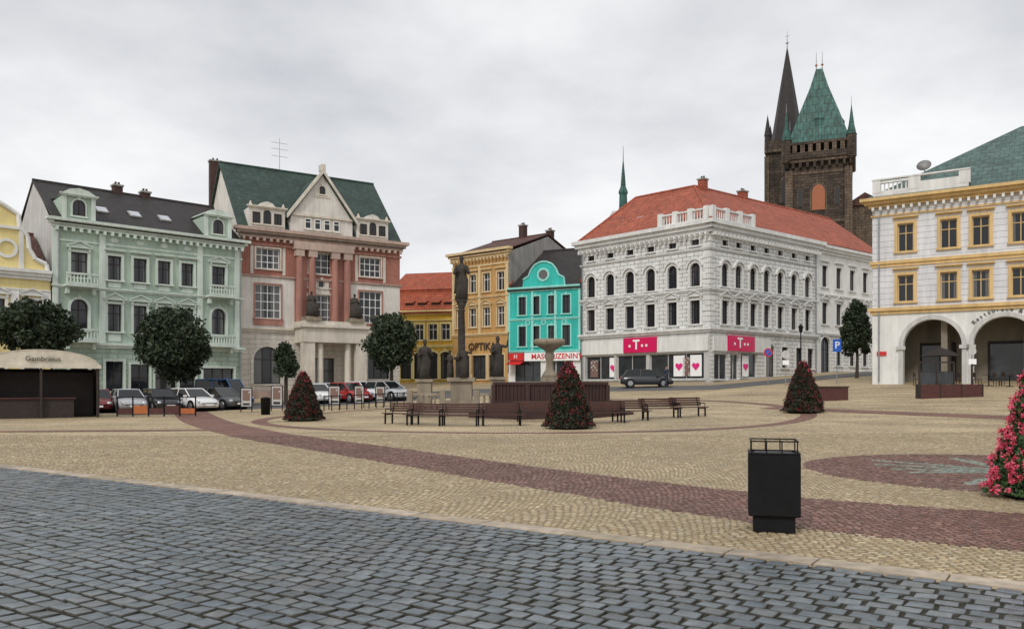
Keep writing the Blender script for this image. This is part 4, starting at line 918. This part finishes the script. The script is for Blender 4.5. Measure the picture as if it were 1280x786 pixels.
for i in range(8):
    o=octa(3.03); p,q_=Vector(o[i]),Vector(o[(i+1)%8]); 
    for k in range(1,9):
        c=p.lerp(q_,k/9); b.cyl((c.x,c.y,.7),(c.x,c.y,1.5),.06,.05,6,m_redst)
b.done('basin',e)
b=MB(); b.hprism(octa(2.78),1.2,1.28,m_shop); b.done('water',e)
b=MB(); b.hprism(octa(.5),.49,1.9,m_stone); b.lathe([(.42,1.9),(.36,2.05),(.2,2.3),(.17,2.7),(.28,3.0),(.21,3.15),(.25,3.25),(.66,3.5),(.78,3.62),(.8,3.8),(.74,3.84),(.62,3.72),(.1,3.66)],0,0,20,m_stone); b.done('bowl',e)
# ============================================================ COLUMN GROUP
cx_,cy_=X(577,43),43.; e=thing('marian_column','tall weathered stone column topped by a dark statue','monument',cx_,cy_)
b=MB(); b.box(-2.6,2.6,-2.0,2.0,-.4,.2,m_steps); b.box(-2.2,2.2,-1.6,1.6,.201,.42,m_steps); b.done('steps',e)
b=MB(); b.box(-.75,.75,-.75,.75,.421,.75,m_stone); b.box(-.55,.55,-.55,.55,.751,1.75,m_stone); b.box(-.72,.72,-.72,.72,1.751,1.95,m_stone); b.box(-.3,.3,-.3,.3,1.951,2.9,m_statue); b.box(-.38,.38,-.38,.38,2.901,3.02,m_statue); b.done('pedestal',e)
b=MB(); b.lathe([(.25,3.02),(.25,3.15),(.185,3.3),(.19,4.3),(.155,5.4),(.2,5.45),(.155,5.52),(.18,5.65),(.28,5.92)],0,0,18,m_statue); b.box(-.28,.28,-.28,.28,5.921,6.03,m_statue); b.done('shaft',e)
statue_mesh(2.35,False,-1,5).done('statue',e,T(0,0,6.03))
statue_mesh(1.75,False,1,6).done('angel_figure',e,T(.15,-.62,1.95)); statue_mesh(1.5,False,-1,8).done('angel_figure',e,T(-.6,-.2,1.95,-1.0))
b=MB()
for xa,xb in ((-2.45,-.9),(.9,2.45)): baluster_rail(b,xa,xb,-1.75,.205,.95,m_stone,.26,.16)
for xx in (-2.5,-.85,.85,2.5): b.box(xx-.14,xx+.14,-1.9,-1.6,.204,1.3,m_stone)
b.done('balustrade',e)
for px,d,hh,arm,sd,ph in ((531,43,2.15,-1,11,1.75),(622,43,2.2,1,12,1.8)):
    x=X(px,d); e=thing('stone_statue','dark weathered saint statue on a pale stone pedestal','statue',x,d,None,0,'statues around the column')
    b=MB(); b.box(-.6,.6,-.6,.6,-.3,.35,m_steps); b.box(-.36,.36,-.36,.36,.351,ph,m_stone); b.box(-.45,.45,-.45,.45,ph+.001,ph+.15,m_stone); b.done('pedestal',e)
    statue_mesh(hh,False,arm,sd).done('figure',e,T(0,0,ph+.15,.3))
# ============================================================ CARS
cc={}
def car_parts(kind):
    if kind in cc: return cc[kind]
    van=kind=='van'
    st=[(-2.15,.6,.60,.42),(-2.1,.76,.86,.3),(-1.85,.83,.93,.24),(-1.0,.86,.94,.22),(0,.87,.93,.22),(.9,.87,.91,.22),(1.5,.85,.84,.22),(1.95,.78,.72,.24),(2.1,.66,.60,.3),(2.16,.5,.5,.36)]
    def ring(x,hw,zt,zb): 
        h=[(-hw*.93,zb),(-hw,zb+.18),(-hw*1.0,(zb+zt)/2+.08),(-hw*.93,zt-.05),(-hw*.75,zt),(-hw*.3,zt+.03)]
        return [(x,y,z) for y,z in h]+[(x,-y,z) for y,z in h[::-1]]
    x0,x1,X0,X1,zt=(-1.95,1.15,-1.55,.25,1.42) if not van else (-2.1,1.4,-2.0,.75,1.95)
    hb,ht=.78,.6 if not van else .72
    def mk(body):
        b=MB(); b.loft([ring(*q) for q in st],body)
        b.loft([[(X0,-ht,zt),(X1,-ht,zt),(X1,ht,zt),(X0,ht,zt)],[(X0+.1,-ht+.06,zt+.05),(X1-.1,-ht+.06,zt+.05),(X1-.1,ht-.06,zt+.05),(X0+.1,ht-.06,zt+.05)]],body,False)
        for s in (-1,1):
            b.cyl((x0,s*hb,.88),(X0,s*ht,zt),.05,.045,6,body); b.cyl((x1,s*hb,.88),(X1,s*ht,zt),.04,.04,6,body); xm=(x0+x1)/2-.1; b.cyl((xm,s*(hb+.01),.88),(xm,s*(ht+.01),zt),.035,.035,6,body); b.cyl((X0,s*ht,zt),(X1,s*ht,zt),.04,.04,6,body)
            b.box(.75,.92,s*.92-.09,s*.92+.09,.92,1.05,body)
        return b.mesh('body')
    g=MB(); g.loft([[(x0,-hb,.86),(x1,-hb,.86),(x1,hb,.86),(x0,hb,.86)],[(X0,-ht,zt),(X1,-ht,zt),(X1,ht,zt),(X0,ht,zt)]],m_carglass,False)
    wh=MB(); wh.cyl((0,-.11,0),(0,.11,0),.32,.32,18,m_tire); wr=MB(); wr.cyl((0,-.125,0),(0,-.11,0),.2,.22,12,m_rim); wr.cyl((0,.11,0),(0,.125,0),.22,.2,12,m_rim)
    hl=MB(); hl.loft([[(1.96,-.14,.55),(1.96,.14,.55),(1.96,.12,.7),(1.96,-.16,.7)],[(2.13,-.1,.53),(2.08,.13,.53),(2.02,.11,.66),(2.06,-.13,.66)]],m_lamp)
    tl=MB(); tl.box(-2.14,-2.0,-.12,.12,.66,.84,m_tail); pl=MB(); pl.box(2.15,2.18,-.26,.26,.36,.47,m_pure); pl2=MB(); pl2.box(-2.18,-2.15,-.26,.26,.44,.55,m_pure)
    ar=MB()
    for x in (-1.35,1.35): ar.cyl((x,-.875,.33),(x,.875,.33),.39,.39,18,m_black)
    ar.box(2.0,2.155,-.45,.45,.33,.5,m_black)
    cc[kind]=(mk,g.mesh('window'),wh.mesh('wheel'),wr.mesh('rim'),hl.mesh('headlight'),tl.mesh('tail_light'),pl.mesh('number_plate'),ar.mesh('wheel_arch'),pl2.mesh('number_plate')); return cc[kind]
paints={}
def paint(n,c):
    if n not in paints:
        m=M_plain(n+'_car_paint',c,.28,.0,var=.04,bs=0); m.node_tree.nodes['Principled BSDF'].inputs['Coat Weight'].default_value=.6; paints[n]=m
    return paints[n]
def car(px,d,rz,n,c,kind='car',s=1.,grp='cars parked along the square'):
    x=X(px,d); e=thing('parked_car' if kind=='car' else 'parked_van',f'{n} {"hatchback" if kind=="car" else "van"} parked beside the square','car' if kind=='car' else 'van',x,d,None,math.radians(rz),grp)
    mk,g,wh,wr,hl,tl,pl,ar,pl2=car_parts(kind)
    O('body',mk(paint(n,c)),e); O('window',g,e); O('number_plate',pl,e); O('number_plate',pl2,e); O('wheel_arch',ar,e)
    for a in (-1.35,1.35):
        for b_ in (-.78,.78): w=O('wheel',wh,e,T(a,b_,.32)); O('rim',wr,w)
    for b_ in (-.6,.6): O('headlight',hl,e,T(0,b_,0)); O('tail_light',tl,e,T(0,b_,0))
red=(.35,.01,.012); sil=(.42,.43,.45); blk=(.012,.012,.015); wht=(.75,.75,.75); dgr=(.06,.065,.07)
for a in ((84,51,-70,'red',red),(122,51.5,-62,'dark red',(.16,.01,.015)),(160,51.5,-55,'silver',sil),(200,52,-50,'black',blk),(240,53,-40,'white',wht),(276,55,-35,'dark grey',dgr),
          (395,61,-50,'white',wht),(414,62,-50,'silver',sil),(436,61,-45,'red',red),(455,63,-45,'white',wht),(484,62,-40,'silver',sil)): car(*a)
car(281,60,-20,'blue',(.01,.13,.4),'van'); car(808,67.5,-5,'black metallic',(.02,.022,.026),'car',1.,'cars by the corner building')
# ============================================================ BOARDS, SIGNS
for px,d,w,h in ((308,50,.62,1.25),(346,51,.62,1.35),(418,52,.7,1.25),(449,53,.55,1.2),(475,54,.55,1.1)):
    e=thing('poster_stand','white printed poster on a dark frame stand','poster stand',X(px,d),d,None,math.radians(random.uniform(-15,15)),'poster stands along the square')
    b=MB(); b.box(-w/2-.05,-w/2,-.03,.03,0,h+.25,m_black); b.box(w/2,w/2+.05,-.03,.03,0,h+.25,m_black); b.box(-w/2,w/2,-.03,.03,h+.2,h+.25,m_black); b.box(-w/2,w/2,-.03,.03,.3,.35,m_black); b.done('frame',e)
    b=MB(); b.box(-w/2,w/2,-.015,.015,.35,h+.2,m_palegrey); b.box(-w/2+.08,w/2-.08,-.02,-.016,.25+h*.35,h+.1,m_post); b.box(-w/2+.1,w/2-.1,-.02,-.016,.42,.2+h*.28,m_dark); b.done('poster',e)
def polesign(px,d,h,label,kind,r=.3):
    e=thing('traffic_sign',label,'sign',X(px,d),d)
    b=MB(); b.cyl((0,0,-.1),(0,0,h),.04,.035,8,m_steel); b.done('post',e); b=MB()
    if kind=='P': b.box(-.32,.32,-.07,-.04,h-.95,h,m_bluep); b.done('sign_panel',e); O('lettering',textmesh('P',.75,m_pure),e,T(0,-.075,h-.48))
    elif kind=='round':
        b.cyl((0,-.045,h-r),(0,-.06,h-r),r,r,20,m_redp,False); b.cyl((0,-.061,h-r),(0,-.07,h-r),r*.75,r*.75,20,m_bluep,False); b.cyl((-r*.5,-.075,h-r*1.5),(r*.5,-.075,h-r*.5),.04,.04,4,m_redp); b.done('sign_panel',e)
    else: b.cyl((0,-.045,h-r),(0,-.06,h-r),r,r,20,m_palegrey,False); b.done('sign_panel',e); b=MB(); b.box(-.25,.25,-.06,-.045,h-1.1,h-.75,m_pure); b.done('sign_panel',e)
polesign(1046,62,3.4,'blue parking sign on a steel post','P'); polesign(960,64,2.9,'round red and blue no stopping sign','round',.35); polesign(982,62,2.7,'grey round sign on thin post','x',.32); polesign(1215,52,2.6,'thin post with small round sign','x',.25)
e=thing('street_lamp','black street lamp near the corner building','street lamp',X(1001,68),68); h=4.6
b=MB(); b.lathe([(.16,-.1),(.16,.4),(.09,.6),(.06,1.2),(.045,h-.6)],0,0,10,m_black); b.done('post',e); b=MB(); b.lathe([(.05,h-.6),(.12,h-.55),(.2,h-.1),(.24,h-.08),(.03,h+.15)],0,0,8,m_black,False); b.done('lantern',e)
e=thing('metal_railing','long low black metal railing beside parked cars','railing',X(405,50),50,None,0)
b=MB(); x0=X(405,50); x1=X(522,54); n=26; prev=None
for i in range(n+1):
    x=x0+(x1-x0)*i/n; y=50+4*i/n; z=G(x,y)-G(x0,50); q=(x-x0,y-50,z)
    if i%2==0: b.cyl(q,(q[0],q[1],z+.95),.035,.035,6,m_black)
    if prev:
        for hh in (.9,.5): b.cyl((prev[0],prev[1],prev[2]+hh),(q[0],q[1],z+hh),.025,.025,5,m_black)
    prev=q
b.done('rail',e)
e=thing('litter_bin','small dark litter bin by the poster stands','bin',X(332,46),46); b=MB(); b.lathe([(.25,0),(.28,.9),(.3,.92),(.1,1.0)],0,0,12,m_black); b.done('body',e)
# ============================================================ KIOSK
e=thing('beer_kiosk','open drinks kiosk with curved pale canvas roof and dark sides','kiosk',-24.15,42.0,None,.52); b=MB(); n=18; hw=2.75
arc=[(-hw+2*hw*i/n,2.75+.9*math.sqrt(max(0,1-(2*i/n-1)**2*.985))-.11) for i in range(n+1)]
for i in range(n): b.slab([(arc[i][0],0,arc[i][1]),(arc[i+1][0],0,arc[i+1][1]),(arc[i+1][0],4.2,arc[i+1][1]),(arc[i][0],4.2,arc[i][1])],.04,m_canvas)
b.prism([(-hw,2.7)]+arc+[(hw,2.7)],.02,.05,m_canvas); b.box(-hw-.02,hw+.02,-.04,.018,2.58,2.76,m_canvas); b.box(hw-.04,hw+.02,.02,4.2,2.58,2.76,m_canvas)
b.done('canopy',e)
for x in (-hw+.15,0,hw-.15):
    for y in (.15,4.05): b=MB(); b.box(x-.06,x+.06,y-.06,y+.06,0,2.65,m_oc); b.done('post',e)
b=MB(); b.box(-hw+.2,hw-.2,3.9,4.0,.0,2.6,m_drk); b.box(-hw+.05,-hw+.12,.3,3.9,0,2.6,m_drk); b.box(hw-.12,hw-.05,.3,3.9,0,2.6,m_drk); b.box(-hw+.3,hw-.3,1.6,1.7,0,2.4,m_drk); b.done('side_cloth',e)
b=MB(); b.box(-hw+.3,1.5,.3,.9,0,1.0,m_oc); b.box(-hw+.2,1.6,.2,1.0,1.001,1.06,m_redbox); b.done('counter',e)
O('sign_lettering',textmesh('Gambrinus',.36,m_oc),e,T(.1,-.05,3.05,0))
e=thing('terrace_fence','low dark fence with orange panels around the kiosk terrace','fence',-21.4,44.4)
b=MB()
for i in range(6): b.box(i*.85-.03,i*.85+.03,-.03,.03,0,1.1,m_black)
b.box(0,4.25,-.02,.02,1.03,1.07,m_black); b.box(0,4.25,-.02,.02,.1,.14,m_black); b.done('frame',e)
for i in range(5): b=MB(); b.box(i*.85+.05,i*.85+.8,-.012,.012,.15,.45+.15*(i%2),m_orangep if i%3==1 else m_redbox); b.done('panel',e)
# ============================================================ TERRACE right
e=thing('terrace_screen','dark red wooden planter wall with glazed wind screen','terrace screen',X(1148,45),45); b=MB(); b.box(0,3.4,-.25,.25,-.3,.78,m_redbox)
for x in (0,1.1,2.25,3.4): b.box(x-.03,x+.03,-.27,.27,-.25,.8,m_oc)
b.done('planter_box',e); b=MB()
for x in (.05,1.0,1.95): b.box(x-.04,x+.04,-.04,.04,.78,1.95,m_oc)
b.box(.05,1.95,-.041,.041,1.95,2.03,m_oc); b.box(.05,1.95,-.035,.035,1.45,1.5,m_oc); b.done('frame',e)
b=MB(); b.box(2.9,2.98,-.04,.04,.78,1.9,m_oc); b.box(2.98,3.4,-.039,.039,1.8,1.88,m_oc); b.done('post',e); b=MB(); b.box(.1,1.9,-.01,.01,.8,1.44,m_shop); b.done('glass_pane',e)
e=thing('planter_box','dark red wooden planter box','planter',X(1022,46),46); b=MB(); b.box(0,1.6,-.3,.3,-.3,.75,m_redbox); b.box(-.04,1.64,-.34,.34,.751,.82,m_oc); b.done('body',e)
def cafe(x,y):
    e=thing('cafe_table','small dark cafe table with round top','table',x,y,None,0,'tables in the arcade'); b=MB(); b.cyl((0,0,.72),(0,0,.75),.38,.38,14,m_oc,False); b.done('table_top',e); b=MB(); b.cyl((0,0,0),(0,0,.72),.035,.035,6,m_black); b.lathe([(.25,0),(.2,.04),(.03,.05)],0,0,10,m_black); b.done('leg',e)
def chair(x,y,rz):
    e=thing('cafe_chair','dark wooden cafe chair','chair',x,y,None,rz,'chairs in the arcade'); b=MB(); b.box(-.2,.2,-.2,.2,.43,.47,m_oc); b.done('seat',e); b=MB(); b.box(-.2,.2,.18,.21,.6,.9,m_oc); b.box(-.2,-.16,.18,.21,.471,.6,m_oc); b.box(.16,.2,.18,.21,.471,.6,m_oc); b.done('backrest',e)
    for a in (-.17,.17):
        for c in (-.17,.17): q=MB(); q.cyl((a,c,0),(a,c,.43),.02,.02,5,m_oc); q.done('leg',e)
for px,d in ((1160,56.5),(1180,54.5),(1236,53.5),(1262,52)):
    x=X(px,d); cafe(x,d); chair(x-.7,d+.1,1.5); chair(x+.7,d-.1,-1.5)
e=thing('parasol','dark parasol over the cafe tables','parasol',X(1175,55.8),55.8); b=MB(); b.cyl((0,0,0),(0,0,2.5),.03,.03,6,m_black); b.done('pole',e); b=MB(); b.lathe([(1.3,2.0),(.7,2.35),(.02,2.6)],0,0,8,m_drk,False); b.done('canopy',e)
# ============================================================ PERSON
def person(x,y,rz,label,shirt,trous):
    e=thing('person',label,'person',x,y,None,rz); J=[(0,0,.95),(0,0,1.15),(0,.01,1.38),(0,0,1.5),(0,-.02,1.6),(0,-.02,1.72),
      (-.18,0,1.42),(-.24,.06,1.15),(-.22,-.08,.93),(-.22,-.12,.86),(.18,0,1.42),(.24,-.08,1.16),(.22,-.22,1.0),(.22,-.27,.94),
      (-.1,0,.9),(-.11,-.12,.5),(-.11,-.1,.09),(-.11,-.28,.04),(.1,0,.9),(.11,.06,.5),(.11,.3,.14),(.11,.16,.04)]
    R=[.15,.14,.16,.06,.08,.085,.07,.045,.035,.03,.07,.045,.035,.03,.1,.065,.045,.035,.1,.065,.045,.035]
    Ed=[(0,1),(1,2),(2,3),(3,4),(4,5),(2,6),(6,7),(7,8),(8,9),(2,10),(10,11),(11,12),(12,13),(0,14),(14,15),(15,16),(16,17),(0,18),(18,19),(19,20),(20,21)]
    me=bpy.data.meshes.new('body'); me.from_pydata(J,Ed,[]); m,nt,b=nt_new('person_clothing')
    s=nd(nt,'ShaderNodeSeparateXYZ'); lk(nt,objco(nt),s.inputs[0]); z=s.outputs[2]
    c=mixc(nt,val(nt,'GREATER_THAN',z,.95),trous,shirt); c=mixc(nt,val(nt,'GREATER_THAN',z,1.5),c,(.45,.27,.2)); lk(nt,c,b.inputs['Base Color']); me.materials.append(m)
    o=O('body',me,e); o.modifiers.new('s','SKIN')
    bpy.context.view_layer.objects.active=o
    if not o.data.skin_vertices: bpy.ops.mesh.customdata_skin_add()
    for i,r in enumerate(R): o.data.skin_vertices[0].data[i].radius=(r,r)
    o.data.skin_vertices[0].data[0].use_root=True; ss=o.modifiers.new('ss','SUBSURF'); ss.levels=1; ss.render_levels=2
    b=MB(); b.lathe([(.02,1.83),(.085,1.79),(.1,1.72),(.09,1.64)],0,.01,10,m_oc); b.done('hair',e)
person(X(833,66),66,.6,'person in dark jacket walking past parked car',(.03,.035,.06),(.02,.025,.04))
# ============================================================ WORLD / LIGHT / CAMERA
w=bpy.data.worlds.new('World'); sc.world=w; w.use_nodes=True; nt=w.node_tree; nt.nodes.clear()
out=nd(nt,'ShaderNodeOutputWorld'); sky=nd(nt,'ShaderNodeTexSky'); sky.sky_type='NISHITA'; sky.sun_disc=False; sky.sun_elevation=math.radians(42); sky.sun_rotation=math.radians(205)
bg1=nd(nt,'ShaderNodeBackground'); bg1.inputs[1].default_value=.1; lk(nt,sky.outputs[0],bg1.inputs[0])
tc=nd(nt,'ShaderNodeTexCoord'); s=nd(nt,'ShaderNodeSeparateXYZ'); lk(nt,tc.outputs['Generated'],s.inputs[0])
zz=val(nt,'ADD',val(nt,'MAXIMUM',s.outputs[2],0.),.22); cx=val(nt,'DIVIDE',s.outputs[0],zz); cy=val(nt,'DIVIDE',s.outputs[1],zz)
cb=nd(nt,'ShaderNodeCombineXYZ'); lk(nt,cx,cb.inputs[0]); lk(nt,cy,cb.inputs[1])
n1=noise(nt,cb.outputs[0],1.3,7,.55); n2=noise(nt,cb.outputs[0],.55,3,.5)
r=nd(nt,'ShaderNodeValToRGB'); el=r.color_ramp.elements; el[0].position=.39; el[0].color=(.58,.595,.63,1); el[1].position=.58; el[1].color=(.97,.97,.975,1)
lk(nt,val(nt,'ADD',val(nt,'MULTIPLY',n1,.5),val(nt,'MULTIPLY',n2,.5)),r.inputs[0])
hz=maprange(nt,s.outputs[2],0.,.3,.6,0.); col=mixc(nt,hz,r.outputs[0],(.95,.95,.955))
bg2=nd(nt,'ShaderNodeBackground'); bg2.inputs[1].default_value=1.04; lk(nt,col,bg2.inputs[0])
mx=nd(nt,'ShaderNodeMixShader'); mx.inputs[0].default_value=.94; lk(nt,bg1.outputs[0],mx.inputs[1]); lk(nt,bg2.outputs[0],mx.inputs[2]); lk(nt,mx.outputs[0],out.inputs[0])
sd=bpy.data.lights.new('sun','SUN'); sd.energy=1.5; sd.angle=math.radians(11); sd.color=(1,.965,.91); so=O('sun',sd)
so.rotation_euler=(math.radians(48),0,math.radians(-25)); so.location=(0,-10,50)
cd=bpy.data.cameras.new('camera'); cam=O('camera',cd); cam.location=(0,0,EYE); cam.rotation_euler=(math.pi/2,0,0); cd.sensor_width=36; cd.lens=36*F/1280; cd.shift_y=(HY-393)/1280; cd.clip_end=6000; cd.clip_start=.1
sc.camera=cam
sc.view_settings.view_transform='Standard'; sc.view_settings.look='None'; sc.view_settings.exposure=0
